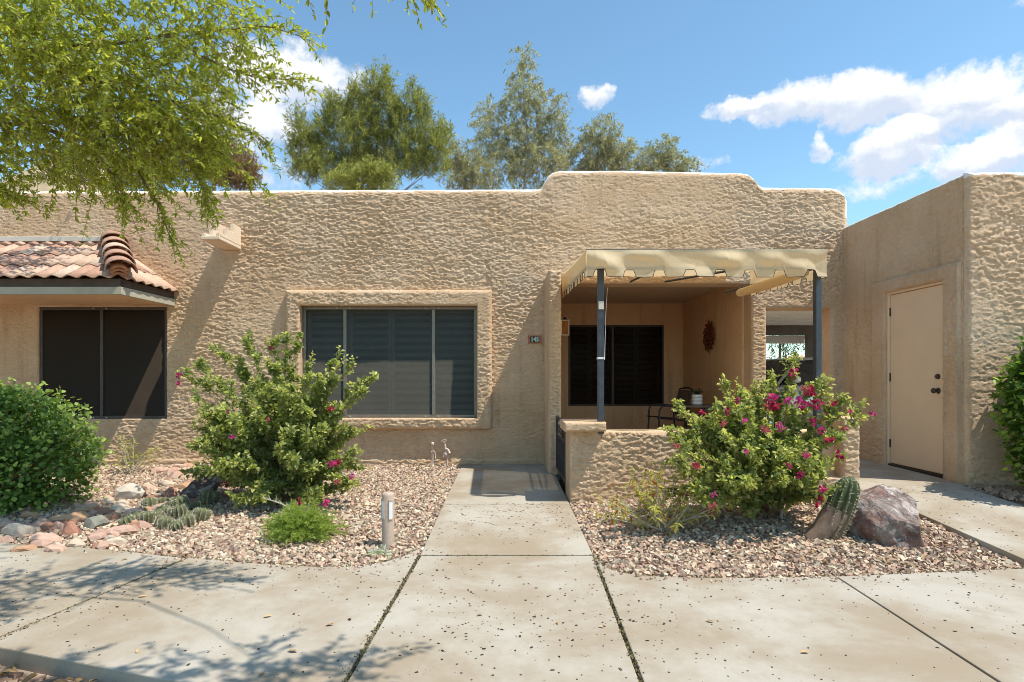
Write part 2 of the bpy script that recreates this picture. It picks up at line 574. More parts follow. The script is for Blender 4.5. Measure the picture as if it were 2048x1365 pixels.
# ------------------------------------------------------------------ stucco relief: real trowelled geometry
def fft_field(n, m, lx, ly, seed):
    g = np.random.default_rng(seed).standard_normal((n, m))
    fx = np.fft.fftfreq(m)[None, :]; fy = np.fft.fftfreq(n)[:, None]
    k = np.exp(-2 * (np.pi ** 2) * ((fx * lx) ** 2 + (fy * ly) ** 2))
    f = np.real(np.fft.ifft2(np.fft.fft2(g) * k))
    return f / f.std()
FS = 0.008
FN, FM = 640, 2048
def make_stucco_field():
    a = fft_field(FN, FM, 2.7, 1.05, 11)
    b = fft_field(FN, FM, 1.3, .7, 12)
    c = fft_field(FN, FM, 30, 16, 13)
    d = fft_field(FN, FM, 6, 2.0, 16)
    n = 0.75 * a + 0.5 * b + 0.25 * c + .35 * d
    s = np.clip((n + 0.82) / 0.34, 0, 1)
    s = s * s * (3 - 2 * s)
    s2 = np.clip((0.6 * b + 0.7 * fft_field(FN, FM, 2.4, 1.0, 15) - 0.30) / 0.25, 0, 1)
    fine = fft_field(FN, FM, 0.8, 0.7, 14)
    rough_zone = np.clip(1 + .35 * fft_field(FN, FM, 60, 40, 19), .45, 1.6)
    return (s * 0.0070 + s2 * 0.0048) * rough_zone + fine * 0.0006 + 0.0012 * c
FIELD = make_stucco_field()
def stucco_h(u, v, ou=0.0, ov=0.0):
    x = ((u + ou) / FS) % FM; y = ((v + ov) / FS) % FN
    i = np.floor(x).astype(int) % FM; j = np.floor(y).astype(int) % FN
    fx = x - np.floor(x); fy = y - np.floor(y)
    i1 = (i + 1) % FM; j1 = (j + 1) % FN
    return (FIELD[j, i] * (1 - fx) + FIELD[j, i1] * fx) * (1 - fy) + (FIELD[j1, i] * (1 - fx) + FIELD[j1, i1] * fx) * fy

def axis_pts(breaks, step):
    out = []
    for a, b in zip(breaks[:-1], breaks[1:]):
        s = step[len(out) % len(step)] if isinstance(step, (list, tuple)) else step
        n = max(1, int(round((b - a) / s)))
        out.append(np.linspace(a, b, n + 1)[:-1])
    out.append(np.array([breaks[-1]]))
    return np.concatenate(out)

def relief(name, U, V, Hh, keep, to3d, depth, mat, parent=None):
    """U,V,Hh (nv,nu) grids; keep (nv-1,nu-1) cells; to3d(u,v,h)->(..,3); open edges get a skirt to h=-depth"""
    nv, nu = U.shape
    X = to3d(U, V, Hh).reshape(-1, 3)
    idx = np.arange(nv * nu).reshape(nv, nu)
    q = np.stack([idx[:-1, :-1], idx[:-1, 1:], idx[1:, 1:], idx[1:, :-1]], -1)
    Q = q[keep]
    e = []
    kp = np.pad(keep, 1)
    c = kp[1:-1, 1:-1]
    for (nb, a, b) in ((kp[:-2, 1:-1], q[..., 0], q[..., 1]), (kp[1:-1, 2:], q[..., 1], q[..., 2]),
                       (kp[2:, 1:-1], q[..., 2], q[..., 3]), (kp[1:-1, :-2], q[..., 3], q[..., 0])):
        mk = c & ~nb
        e.append(np.stack([a[mk], b[mk]], -1))
    E = np.concatenate(e)
    used = np.unique(E)
    back = to3d(U.ravel()[used], V.ravel()[used], np.full(len(used), -depth))
    remap = np.full(nv * nu, -1); remap[used] = np.arange(len(used)) + nv * nu
    # double the rim so that the skirt shades as its own face
    rim = X[used]
    remap2 = np.full(nv * nu, -1); remap2[used] = np.arange(len(used)) + nv * nu + len(used)
    S = np.stack([remap2[E[:, 1]], remap2[E[:, 0]], remap[E[:, 0]], remap[E[:, 1]]], -1)
    allv = np.vstack([X, back, rim])
    F = np.vstack([Q, S])
    u = np.unique(F)
    mp = np.full(len(allv), -1); mp[u] = np.arange(len(u))
    return mobj(name, allv[u], mp[F], mat, parent, smooth=True)

def box_sdf(u, v, u0, u1, v0, v1):
    du = np.maximum(u0 - u, u - u1); dv = np.maximum(v0 - v, v - v1)
    return np.sqrt(np.maximum(du, 0) ** 2 + np.maximum(dv, 0) ** 2) + np.minimum(np.maximum(du, dv), 0)

def roundoff(d, r):
    d = np.clip(d, 0, r)
    return -(r - np.sqrt(np.maximum(r * r - (r - d) ** 2, 0)))

def panel(name, u0, u1, v0, v1, to3d, depth, mat, parent=None, step=0.010, holes=(), r=0.03, round_edges='lrtb', off=(0, 0), amp=1.0, hr=None, extra=None):
    ub = sorted({u0, u1, *[h[0] for h in holes if u0 < h[0] < u1], *[h[1] for h in holes if u0 < h[1] < u1]})
    vb = sorted({v0, v1, *[h[2] for h in holes if v0 < h[2] < v1], *[h[3] for h in holes if v0 < h[3] < v1]})
    u = axis_pts(ub, step); v = axis_pts(vb, step)
    U, V = np.meshgrid(u, v)
    h = stucco_h(U, V, *off) * amp
    d = np.full(U.shape, 9.0)
    if 'l' in round_edges: d = np.minimum(d, U - u0)
    if 'r' in round_edges: d = np.minimum(d, u1 - U)
    if 't' in round_edges: d = np.minimum(d, v1 - V)
    if 'b' in round_edges: d = np.minimum(d, V - v0)
    h = h + roundoff(d, r)
    keep = np.ones((len(v) - 1, len(u) - 1), bool)
    cu = (u[:-1] + u[1:]) / 2; cv = (v[:-1] + v[1:]) / 2
    for H in holes:
        keep &= ~(((cu > H[0]) & (cu < H[1]))[None, :] & ((cv > H[2]) & (cv < H[3]))[:, None])
        h = h + roundoff(box_sdf(U, V, *H), hr if hr is not None else r)
    if extra is not None:
        h = h + extra(U, V)
    return relief(name, U, V, h, keep, to3d, depth, mat, parent)

def front_at(y):
    return lambda u, v, h: np.stack([u, y - h, v], -1)
def left_at(x):   # face looking towards -X, u = depth (y); order so that normals look to -X
    return lambda u, v, h: np.stack([x - h, -u, v], -1)
def right_at(x):  # face looking towards +X
    return lambda u, v, h: np.stack([x + h, u, v], -1)

# ------------------------------------------------------------------ ground heights
def gz(x, y):
    x = np.asarray(x, float); y = np.asarray(y, float)
    t = np.clip((y - 4.0) / 1.7, 0, 1)
    side = np.clip((x - 0.6) / 2.8, 0, 1)
    return -0.215 + t * (0.055 + 0.11 * side)
def ground_at(px, py, dz=0.0):
    z = -0.18
    for _ in range(6):
        Y = 1172 * (CAM_H - z) / max(py - 755, 1)
        X = (px - 1012) * Y / 1172
        z = float(gz(X, Y)) + dz
    return X, Y, z
def at(px, py, Y):
    return Vector(((px - 1012) * Y / 1172, Y, CAM_H - (py - 755) * Y / 1172))

#@@STRUCTURE
FY = 8.1                      # facade plane
tag(mobj('terrain', [(-900, -300, -.42), (900, -300, -.42), (900, 1500, -.42), (-900, 1500, -.42)], [(0, 1, 2, 3)], DIRT), kind='structure')

SW = -0.2
def on_slab(px, py):
    Y = 1172 * (CAM_H - SW) / (py - 755)
    return ((px - 1012) * Y / 1172, Y)
left_edge = [on_slab(*p) for p in ((0, 1086), (130, 1092), (255, 1103), (380, 1116), (470, 1124), (560, 1130), (640, 1134), (710, 1133), (765, 1125), (805, 1113), (838, 1097))]
left_edge = [(-7.5, 4.9), (-5.0, 4.35)] + left_edge
right_edge = [on_slab(*p) for p in ((1188, 1112), (1205, 1131), (1235, 1144), (1290, 1152), (1370, 1155), (1450, 1156), (1560, 1155), (1672, 1153), (1820, 1147), (1950, 1141), (2048, 1137))]
near = [(-7.5, 3.9), (-3.6, 3.15), (-2.36, 2.72), (-1.42, 2.43), (-.7, 2.28), (0.2, 2.2), (1.2, 2.16), (2.6, 2.1), (5.5, 2.0), (9, 1.95)]
def near_y(x):
    return float(np.interp(x, [p[0] for p in near], [p[1] for p in near]))
G = 0.009
JL0, JL1 = on_slab(372, 1117), on_slab(0, 1296)
JL1 = (JL1[0] - .12, JL1[1] - .1)
JA0, JA1 = (-.605, 4.12), (-.665, 2.28)
JB0, JB1 = (.615, 4.12), (.55, 2.18)
JR0, JR1 = on_slab(1672, 1153), on_slab(1995, 1365)
sidewalk = tag(bpy.data.objects.new('sidewalk', None), kind='structure')
COL.objects.link(sidewalk)
def slab(poly, z1=SW, name='concrete_slab'):
    return prism(name, poly, -0.36, z1, CONCRETE, sidewalk, 0.006)
def jx(J0, J1, y):
    return J0[0] + (J1[0] - J0[0]) * (y - J0[1]) / (J1[1] - J0[1])
def near_seg(xa, xb):
    return [(xa, near_y(xa))] + [p for p in near if xa + .02 < p[0] < xb - .02] + [(xb, near_y(xb))]
def sub_edge(edge, xa, xb):
    return [p for p in edge if xa + .01 < p[0] < xb - .01]
xe = JL1[0] - .15
slab([(-7.5, 4.9)] + sub_edge(left_edge, -7.4, JL0[0]) + [(JL0[0] - G, JL0[1]), (JL1[0] - G, near_y(JL1[0]))] + near_seg(-7.5, JL1[0] - G)[::-1][1:])
slab([(JL0[0] + G, JL0[1])] + sub_edge(left_edge, JL0[0], -.62) + [(JA0[0] - G, left_edge[-1][1] + .02), (JA1[0] - G, near_y(JA1[0]))] + near_seg(JL1[0] + G, JA1[0] - G)[::-1][1:])
slab([(JA0[0] + G, 4.105), (JB0[0] - G, 4.105), (JB1[0] - G, near_y(JB1[0]))] + near_seg(JA1[0] + G, JB1[0] - G)[::-1][1:])
slab([(JB0[0] + G, 4.11)] + sub_edge(right_edge, .63, JR0[0]) + [(JR0[0] - G * .6, JR0[1]), (JR1[0] - G * .6, near_y(JR1[0]))] + near_seg(JB1[0] + G, JR1[0] - G)[::-1][1:])
slab([(JR0[0] + G * .6, JR0[1])] + sub_edge(right_edge, JR0[0], 9) + [(3.5, 3.80), (4.6, 3.8), (9, 3.5)] + near_seg(JR1[0] + G, 9)[::-1])
# entrance walk up to the house, sloping gently up
def zwalk(y):
    return float(np.interp(y, [4.1, 5.6, 8.2], [SW + .004, -.165, -.145]))
for (ya, yb) in ((4.117, 5.598), (5.604, 8.075)):
    slab([(-.60, ya, zwalk(ya)), (.61, ya, zwalk(ya)), (.61, yb, zwalk(yb)), (-.60, yb, zwalk(yb))], zwalk(ya))
# side path to the door and the carport
def zpath(y):
    return float(np.interp(y, [3.8, 5.9, 7.0], [SW + .01, -.03, -.01]))
for (ya, yb, xr) in ((3.81, 5.88, 4.57), (5.89, 7.45, 4.655), (7.46, 11.0, 4.655)):
    slab([(3.50, ya, zpath(ya)), (xr, ya, zpath(ya)), (xr, yb, zpath(yb)), (3.50, yb, zpath(yb))], zpath(ya))

# planting beds (soil under the gravel)
def bed(name, xs, ys, x_ok):
    X, Yg = np.meshgrid(xs, ys)
    V = np.stack([X, Yg, gz(X, Yg) - 0.022], -1).reshape(-1, 3)
    n, m = X.shape
    i = np.arange(n * m).reshape(n, m)
    F = np.stack([i[:-1, :-1], i[:-1, 1:], i[1:, 1:], i[1:, :-1]], -1).reshape(-1, 4)
    return tag(mobj(name, V, F, DIRT), kind='structure')
bed('planting_bed_soil_left', np.linspace(-9, -.6, 30), np.linspace(3.5, 8.2, 16), None)
bed('planting_bed_soil_right', np.linspace(.61, 3.5, 14), np.linspace(3.6, 5.9, 10), None)
bed('planting_bed_soil_wall', np.linspace(4.58, 9, 8), np.linspace(3.82, 6.0, 8), None)
tag(mobj('lawn_edge_soil', [(-9, -2, -.285), (9, -2, -.285), (9, 3, -.285), (-9, 4.6, -.285)], [(0, 1, 2, 3)], DIRT), kind='structure')

# hillside far away on the left
def hill():
    xs = np.linspace(-190, -8, 60); ys = np.linspace(70, 190, 30)
    X, Yg = np.meshgrid(xs, ys)
    base = 46 * np.exp(-((X + 95) / 42) ** 2) * np.clip((Yg - 68) / 50, 0, 1)
    Z = base + fft_field(30, 60, 2.2, 2.2, 5) * 2.0 * np.clip((Yg - 68) / 30, 0, 1) - 3
    V = np.stack([X, Yg, Z], -1).reshape(-1, 3)
    n, m = X.shape
    i = np.arange(n * m).reshape(n, m)
    F = np.stack([i[:-1, :-1], i[:-1, 1:], i[1:, 1:], i[1:, :-1]], -1).reshape(-1, 4)
    mt = simple_mat('dry_hill', (.50, .37, .24), (.30, .24, .15), .35, .95, .1)
    tag(mobj('hill', V, F, mt, smooth=True), kind='structure')
hill()

# ------------------------------------------------------------------ the house
house = thing('house', 'single storey tan stucco house with stepped flat parapet and covered entry patio', 'house', (-1, FY, -.2))
TOP = np.array([(-9.6, 3.63), (-7, 3.64), (.45, 3.67), (.49, 3.68), (.515, 3.72), (.54, 3.78), (.585, 3.85), (.65, 3.90), (.74, 3.925), (1.6, 3.93), (3.25, 3.895), (3.36, 3.88),
                (3.44, 3.82), (3.50, 3.735), (3.56, 3.695), (4.50, 3.685), (4.60, 3.67), (4.68, 3.61), (4.725, 3.52), (4.75, 3.36)])
PAT_X0, PAT_X1, LINTEL = .765, 3.40, 2.345
ROOF_COAT = simple_mat('white_roof_coating', (.74, .70, .62), (.80, .77, .70), 9, .8, .2, bump=.4, bscale=90)
def coat(o, dist, along_):
    """white roof coating lapped over the top edge of a wall"""
    me = o.data
    me.materials.append(ROOF_COAT)
    c = np.zeros(len(me.polygons) * 3); me.polygons.foreach_get('center', c); c = c.reshape(-1, 3)
    a = along_(c)
    lim = .040 + .010 * np.sin(a * 7.3) + .006 * np.sin(a * 23.1 + 1) + .004 * np.sin(a * 61)
    me.polygons.foreach_set('material_index', (dist(c) < lim).astype(np.int32))
def facade():
    holes = [(-6.46, -4.69, .476, 2.02), (-2.82, -.40, .49, 2.03), (PAT_X0, PAT_X1, -.05, LINTEL), (3.61, 4.49, -.05, 2.0)]
    ub = sorted({-9.6, -7.08, -6.46, -4.69, -2.82, -.40, .45, PAT_X0, PAT_X1, 3.61, 4.49, 4.75})
    us = []
    for a, b in zip(ub[:-1], ub[1:]):
        st = .05 if b <= -7.07 else .0108
        n = max(1, int(round((b - a) / st)))
        us.append(np.linspace(a, b, n + 1)[:-1])
    u = np.concatenate(us + [np.array([4.75])])
    vb = [-.30, -.05, .476, .49, 2.0, 2.02, 2.03, LINTEL, 3.15]
    v = axis_pts(vb, .0078)
    ntop = 84
    tp = np.interp(u, TOP[:, 0], TOP[:, 1])
    s = np.linspace(0, 1, ntop + 1)[1:]
    s = 1 - (1 - s) ** 1.25
    U = np.broadcast_to(u[None, :], (len(v) + ntop, len(u))).copy()
    V = np.vstack([np.broadcast_to(v[:, None], (len(v), len(u))), 3.15 + s[:, None] * (tp - 3.15)[None, :]])
    h = stucco_h(U, V)
    d = np.minimum(tp[None, :] - V, 4.75 - U)
    d = np.minimum(d, 9)
    h = h * np.clip(d / .09, 0.25, 1) + roundoff(d, .095)
    cu = (u[:-1] + u[1:]) / 2
    cv = (V[:-1, 0] + V[1:, 0]) / 2
    keep = np.ones((len(cv), len(cu)), bool)
    for H in holes:
        keep &= ~(((cu > H[0]) & (cu < H[1]))[None, :] & ((cv > H[2]) & (cv < H[3]))[:, None])
    for H, rr in zip(holes, (.012, .01, .03, .05)):
        h = h + roundoff(box_sdf(U, V, *H), rr)
    # footing lip and faint day joints between the plaster lifts
    h = h + .014 * (1 / (1 + np.exp((V + .085) / .006)))
    for jxv in (-.78, .36):
        h = h - .0035 * np.exp(-((U - jxv - .01 * np.sin(V * 9)) / .012) ** 2) * (V > 2.6)
    o = relief('front_wall', U, V, h, keep, front_at(FY), .30, STUCCO, house)
    coat(o, lambda c: np.minimum(np.interp(c[:, 0], TOP[:, 0], TOP[:, 1]) - c[:, 2], np.where(c[:, 2] > 3.25, (4.75 - c[:, 0]) * .8, 9)), lambda c: c[:, 0])
    return o
facade()
# unseen flat roof deck added to block light into patio; shell behind front wall
boxes('roof_deck', [(-9.6, PAT_X0 - .02, FY + .3, 16, 3.2, 3.35), (PAT_X0 - .02, 3.6, FY + .3, 16, 3.0, 3.2)], FLASH, house)
boxes('side_wall', [(3.385, 3.60, FY + .302, 16, -.2, 3.0)], STUCCO_FLAT, house)
# entry patio recess
box('patio_floor', PAT_X0 - .1, 3.39, 6.02, 11.3, -.12, -.02, CONCRETE, house)
panel('patio_back_wall', PAT_X0 - .05, 3.385, -.1, 2.47, front_at(11.2), .02, STUCCO_FLAT, house, step=.02, holes=[(1.19, 3.02, .50, 2.05)], r=.002, off=(1, 2), amp=.45)
panel('patio_side_wall', -11.25, -8.38, -.1, 2.47, left_at(3.38), .02, STUCCO_FLAT, house, step=.02, r=.002, off=(3, 1), amp=.6)
boxes('patio_left_wall', [(.55, PAT_X0 - .004, FY + .302, 11.3, -.2, 3.0)], STUCCO_FLAT, house)
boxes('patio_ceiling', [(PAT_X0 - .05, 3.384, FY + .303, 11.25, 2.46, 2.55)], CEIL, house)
# wing wall beside the walk (carries the gate)
panel('wing_wall', .53, .69, -.25, 2.385, front_at(7.3), FY - 7.3 + .02, STUCCO, house, step=.009, r=.035, round_edges='lrt', off=(2.2, .4))

# raised plaster surround of the middle window
panel('window_surround', -3.02, -.195, .335, 2.245, front_at(FY - .10), .12, STUCCO, house, step=.0095, holes=[(-2.82, -.40, .49, 2.03)], r=.055, off=(5, 3), hr=.022)

def window(name, x0, x1, z0, z1, y, mull, fmat, scr, fw=.035, louver=None, clips=True, room_d=1.4):
    w = boxes(name, [(x0, x1, y, y + .05, z1 - fw, z1), (x0, x1, y, y + .05, z0, z0 + fw)] + [(x0, x0 + fw, y + .001, y + .049, z0 + fw, z1 - fw), (x1 - fw, x1, y + .001, y + .049, z0 + fw, z1 - fw)], fmat, house, .004)
    ms = [x0 + fw] + [m for m in mull] + [x1 - fw]
    for m in mull:
        box('mullion', m - .022, m + .022, y - .004, y + .045, z0 + fw, z1 - fw, fmat, w, .004)
    for a, b in zip(ms[:-1], ms[1:]):
        box('sun_screen', a + .004, b - .004, y + .012, y + .014, z0 + fw, z1 - fw, scr, w)
        box('pane', a + .002, b - .002, y + .035, y + .041, z0 + fw, z1 - fw, GLASS, w)
    if louver:
        panels, per = louver
        yb = y + .16
        zb0, zb1 = z0 + fw + .05, z1 - fw - .04
        stile = []
        for a, b in panels:
            stile += [(a, a + .045, yb - .012, yb + .02, z0 + .02, z1 - .02), (b - .045, b, yb - .012, yb + .02, z0 + .02, z1 - .02),
                      (a + .045, b - .045, yb - .011, yb + .019, z0 + .02, zb0), (a + .045, b - .045, yb - .011, yb + .019, zb1, z1 - .02)]
        boxes('shutter_frame', stile, LOUVER, w, .003)
        n = int((zb1 - zb0) / per)
        rot = Matrix.Rotation(R(38), 3, 'X')
        cache = {}
        for a, b in panels:
            key = round(b - a, 3)
            for i in range(n):
                zc = zb0 + (i + .5) * (zb1 - zb0) / n
                if key not in cache:
                    bm = bmesh.new()
                    add_box(bm, -(b - a) / 2 + .046, (b - a) / 2 - .046, -.042, .042, -.005, .005, .003, None)
                    bmesh.ops.transform(bm, matrix=rot.to_4x4(), verts=bm.verts)
                    me = bpy.data.meshes.new('louver'); bm.to_mesh(me); bm.free()
                    me.materials.append(LOUVER)
                    cache[key] = me
                o = obj('louver', cache[key], None, w)
                o.location = ((a + b) / 2, yb + .005, zc)
    # the room behind the glass
    yr = y + .22
    bm = bmesh.new()
    a, b = x0 - .25, x1 + .25
    for q in ([(a, yr, z0 - .4), (a, yr + room_d, z0 - .4), (a, yr + room_d, z1 + .2), (a, yr, z1 + .2)], [(b, yr, z0 - .4), (b, yr, z1 + .2), (b, yr + room_d, z1 + .2), (b, yr + room_d, z0 - .4)],
              [(a, yr + room_d, z0 - .4), (b, yr + room_d, z0 - .4), (b, yr + room_d, z1 + .2), (a, yr + room_d, z1 + .2)],
              [(a, yr, z0 - .4), (b, yr, z0 - .4), (b, yr + room_d, z0 - .4), (a, yr + room_d, z0 - .4)], [(a, yr, z1 + .2), (a, yr + room_d, z1 + .2), (b, yr + room_d, z1 + .2), (b, yr, z1 + .2)]):
        bm.faces.new([bm.verts.new(p) for p in q])
    bm_obj('room_interior', bm, ROOM, w)
    if clips:
        for cx in ms[1:-1]:
            for dx in (-.11, .07):
                for zc in (z1 - .012, z0 + .012):
                    box('screen_clip', cx + dx - .007, cx + dx + .007, y - .012, y + .002, zc - .009, zc + .009, FLASH, w, .002)
    return w
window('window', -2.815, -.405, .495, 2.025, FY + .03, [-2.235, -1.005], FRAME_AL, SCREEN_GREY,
       louver=([(-2.80, -2.215), (-2.21, -1.62), (-1.615, -1.03), (-1.025, -.42)], .105))
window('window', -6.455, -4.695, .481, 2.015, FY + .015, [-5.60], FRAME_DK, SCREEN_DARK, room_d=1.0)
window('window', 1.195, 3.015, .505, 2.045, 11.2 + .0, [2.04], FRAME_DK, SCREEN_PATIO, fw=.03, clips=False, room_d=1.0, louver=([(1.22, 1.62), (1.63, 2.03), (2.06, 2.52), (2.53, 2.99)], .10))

# stepped scupper high on the wall
def scupper():
    STUCCO = stucco_mat('scupper_plaster', (.76, .60, .44), (.80, .65, .5), (.70, .53, .38), .3)
    sc = box('scupper', -3.905, -3.655, 7.48, FY + .02, 2.81, 2.855, STUCCO, house, .008)
    for xs in (-3.905, -3.715):
        prof = [(7.50, 2.85), (7.50, 2.905), (7.68, 2.905), (7.68, 3.00), (7.87, 3.00), (7.87, 3.115), (FY + .02, 3.115), (FY + .02, 2.85)]
        bm = bmesh.new()
        a = [bm.verts.new((xs + .001, p[0], p[1])) for p in prof]
        b = [bm.verts.new((xs + .059, p[0], p[1])) for p in prof]
        bm.faces.new(a); bm.faces.new(b[::-1])
        for i in range(len(prof)):
            j = (i + 1) % len(prof)
            bm.faces.new([a[j], a[i], b[i], b[j]])
        bmesh.ops.recalc_face_normals(bm, faces=bm.faces)
        bmesh.ops.bevel(bm, geom=bm.edges[:], offset=.012, segments=2, affect='EDGES')
        bm_obj('stepped_cheek', bm, STUCCO, sc)
    box('spout_floor', -3.85, -3.71, 7.51, FY, 2.856, 2.862, FLASH, sc)
scupper()

# tiled canopy roof over the left window
EY, EZ, RZ = 6.96, 2.235, 2.90
HX0, HX1 = -4.57, -5.44
def tile_mesh(w, L, th=.014, amp=.032, nseg=10):
    x = np.linspace(-w / 2, w / 2 + .03, nseg + 1)
    z = amp * np.cos(2 * np.pi * x / w) * .5 + amp * .5
    V = []
    for (yy, lift) in ((0, .022), (L, 0.0)):
        for s in (1, 0):
            V.append(np.stack([x, np.full_like(x, yy), z + lift + (th if s else 0)], -1))
    V = np.concatenate(V)
    n = nseg + 1
    F = []
    for i in range(nseg):
        F += [(i, i + 1, 2 * n + i + 1, 2 * n + i), (n + i, 3 * n + i, 3 * n + i + 1, n + i + 1), (i, n + i, n + i + 1, i + 1), (2 * n + i, 2 * n + i + 1, 3 * n + i + 1, 3 * n + i)]
    F += [(0, 2 * n, 3 * n, n), (nseg, n + nseg, 3 * n + nseg, 2 * n + nseg)]
    return V, F
TCOL = [(.50, .31, .215), (.54, .36, .255), (.44, .26, .18), (.55, .40, .30), (.40, .235, .165)]
tile_meshes = []
for c in TCOL:
    V, F = tile_mesh(.19, .50)
    me = raw_mesh('roof_tile', V, F, True, np.array(c))
    me.materials.append(TERRA)
    tile_meshes.append(me)
def canopy():
    deck = bmesh.new()
    z0, z1 = EZ - .035, RZ - .03
    ins = .045
    P = {k: deck.verts.new(v) for k, v in dict(a=(-9.5, EY + ins, z0), b=(HX0 - ins, EY + ins, z0), c=(HX0 - ins, FY, z0), d=(HX1, FY, z1), e=(-9.5, FY, z1)).items()}
    deck.faces.new([P['a'], P['b'], P['d'], P['e']])
    deck.faces.new([P['b'], P['c'], P['d']])
    roof = bm_obj('tile_roof', deck, FASCIA_DK, house)
    run = FY - EY; rise = RZ - EZ
    sl = math.atan2(rise, run)
    L = math.hypot(run, rise)
    exp = .405
    for k in range(4):
        s0 = -.05 + k * exp
        if s0 > L - .1: break
        n = 0
        x = -8.0
        while x < -4.4:
            t = (s0 + exp * .45) / L
            xl = HX0 + (HX1 - HX0) * t
            if x + .095 < xl + .06:
                o = obj('roof_tile', random.choice(tile_meshes), None, roof)
                o.location = (x, EY + s0 * math.cos(sl), EZ + s0 * math.sin(sl) + random.uniform(-.003, .003) - .01)
                o.rotation_euler = (sl, 0, random.uniform(-.012, .012))
                if s0 + .5 > L: o.scale = (1, (L - s0) / .5, 1)
            x += .19
    run2 = HX0 - HX1
    sl2 = math.atan2(rise, run2); L2 = math.hypot(run2, rise)
    for k in range(3):
        s0 = -.05 + k * .36
        y = FY - .08
        while y > EY - .02:
            t = (s0 + .10) / L2
            yl = EY + run * t
            if y > yl + .02:
                o = obj('roof_tile', random.choice(tile_meshes), None, roof)
                o.location = (HX0 - s0 * math.cos(sl2), y, EZ + s0 * math.sin(sl2) - .012)
                o.rotation_euler = (Matrix.Rotation(R(90), 3, 'Z') @ Matrix.Rotation(sl2, 3, 'X')).to_euler()
                room = (1 - (FY - y - 0 + .0) * 0) * L2 * min(1.0, max(.2, (y - EY + .10) / run)) - s0
                o.scale = (1, min(1.0, max(.30, room / .5)), 1)
            y -= .19
    # ridge barrels down the hip
    A = Vector((HX0 + .02, EY - .03, EZ + .045)); B = Vector((HX1, FY + .02, RZ + .06))
    d = (B - A).normalized()
    side = d.cross(Vector((0, 0, 1))).normalized(); up = side.cross(d)
    th = np.linspace(-.15, math.pi + .15, 13)
    for i in range(5):
        o0 = A + (B - A) * (i / 5.0)
        Ls = (B - A).length / 5 + .07
        V = []
        for s, rad, lf in ((0, .155, .035), (Ls, .125, .0)):
            for tk in (.016, 0):
                for a in th:
                    V.append(o0 + d * s + side * ((rad + tk) * math.cos(a)) + up * ((rad + tk) * math.sin(a) * .80 + lf))
        n = len(th); F = []
        for j in range(n - 1):
            F += [(j, j + 1, 2 * n + j + 1, 2 * n + j), (n + j, 3 * n + j, 3 * n + j + 1, n + j + 1), (j, n + j, n + j + 1, j + 1)]
        mobj('ridge_tile', [tuple(v) for v in V], F, TERRA, roof, True, np.array(random.choice(TCOL)) * random.uniform(.85, 1.05))
    # stacked end pieces below the lowest barrel
    for i in range(3):
        o0 = A + Vector((-.012, -.012, .02 - i * .047)) + d * (.02 + .018 * i)
        V = []
        for s in (0, .12):
            for rad in (.095, .058):
                for a in np.linspace(.15, math.pi - .15, 9):
                    V.append(o0 + d * s + side * (rad * math.cos(a)) + up * (rad * math.sin(a) * .7 + .0))
        n = 9; F = []
        for j in range(n - 1):
            F += [(j, j + 1, 2 * n + j + 1, 2 * n + j), (n + j, 3 * n + j, 3 * n + j + 1, n + j + 1), (j, n + j, n + j + 1, j + 1)]
        mobj('end_tile', [tuple(v) for v in V], F, TERRA, roof, True, np.array((.46, .20, .10)) * (1 - .1 * i))
    boxes('fascia', [(-9.5, HX0 + .001, EY, EY + .04, 2.035, 2.125), (HX0 - .04, HX0 + .002, EY + .041, FY - .003, 2.033, 2.127)], FASCIA, roof, .003)
    boxes('painted_gap_shade', [(-9.5, HX0 - .02, EY + .012, EY + .039, 2.126, EZ - .012), (HX0 - .038, HX0 - .012, EY + .042, FY - .003, 2.128, EZ - .014)], FASCIA_DK, roof)  # dark strips that paint the shade in the gap between fascia and tiles
    box('soffit', -9.5, HX0 - .041, EY + .041, FY - .002, 2.052, 2.07, STUCCO_FLAT, roof)
    box('flashing', -9.5, HX1 + .05, FY - .045, FY + .01, RZ + .02, RZ + .085, FLASH, roof, .006)
canopy()

# ------------------------------------------------------------------ low patio wall, posts
pw = thing('patio_wall', 'low tan stucco patio wall with capped post at the walk', 'wall', (2, 5.86, -.2))
panel('gate_post', .625, .92, -.25, .545, front_at(5.72), .43, STUCCO, pw, step=.008, r=.02, round_edges='l', off=(9, 1))
panel('post_cap', .56, .96, .53, .617, front_at(5.60), .50, STUCCO, pw, step=.008, r=.018, off=(9, 2))
box('cap_core', .565, .955, 5.63, 6.09, .528, .6165, STUCCO, pw, .006)
panel('wall_face', .921, 2.45, -.25, .52, front_at(5.725), .29, STUCCO, pw, step=.008, r=.03, round_edges='t', off=(9.6, 1.2))
panel('recessed_face', 2.452, 3.285, -.02, .52, front_at(5.86), .15, STUCCO_FLAT, pw, step=.01, r=.02, round_edges='t', off=(1, 4), amp=.8)
panel('wall_ledge', 2.452, 3.285, -.25, .066, front_at(5.725), .14, STUCCO, pw, step=.008, r=.012, round_edges='t', off=(3, 3.4))
panel('end_post', 3.285, 3.46, -.25, .655, front_at(5.722), .32, STUCCO, pw, step=.008, r=.03, round_edges='lrt', off=(4, 3.9), amp=.8)

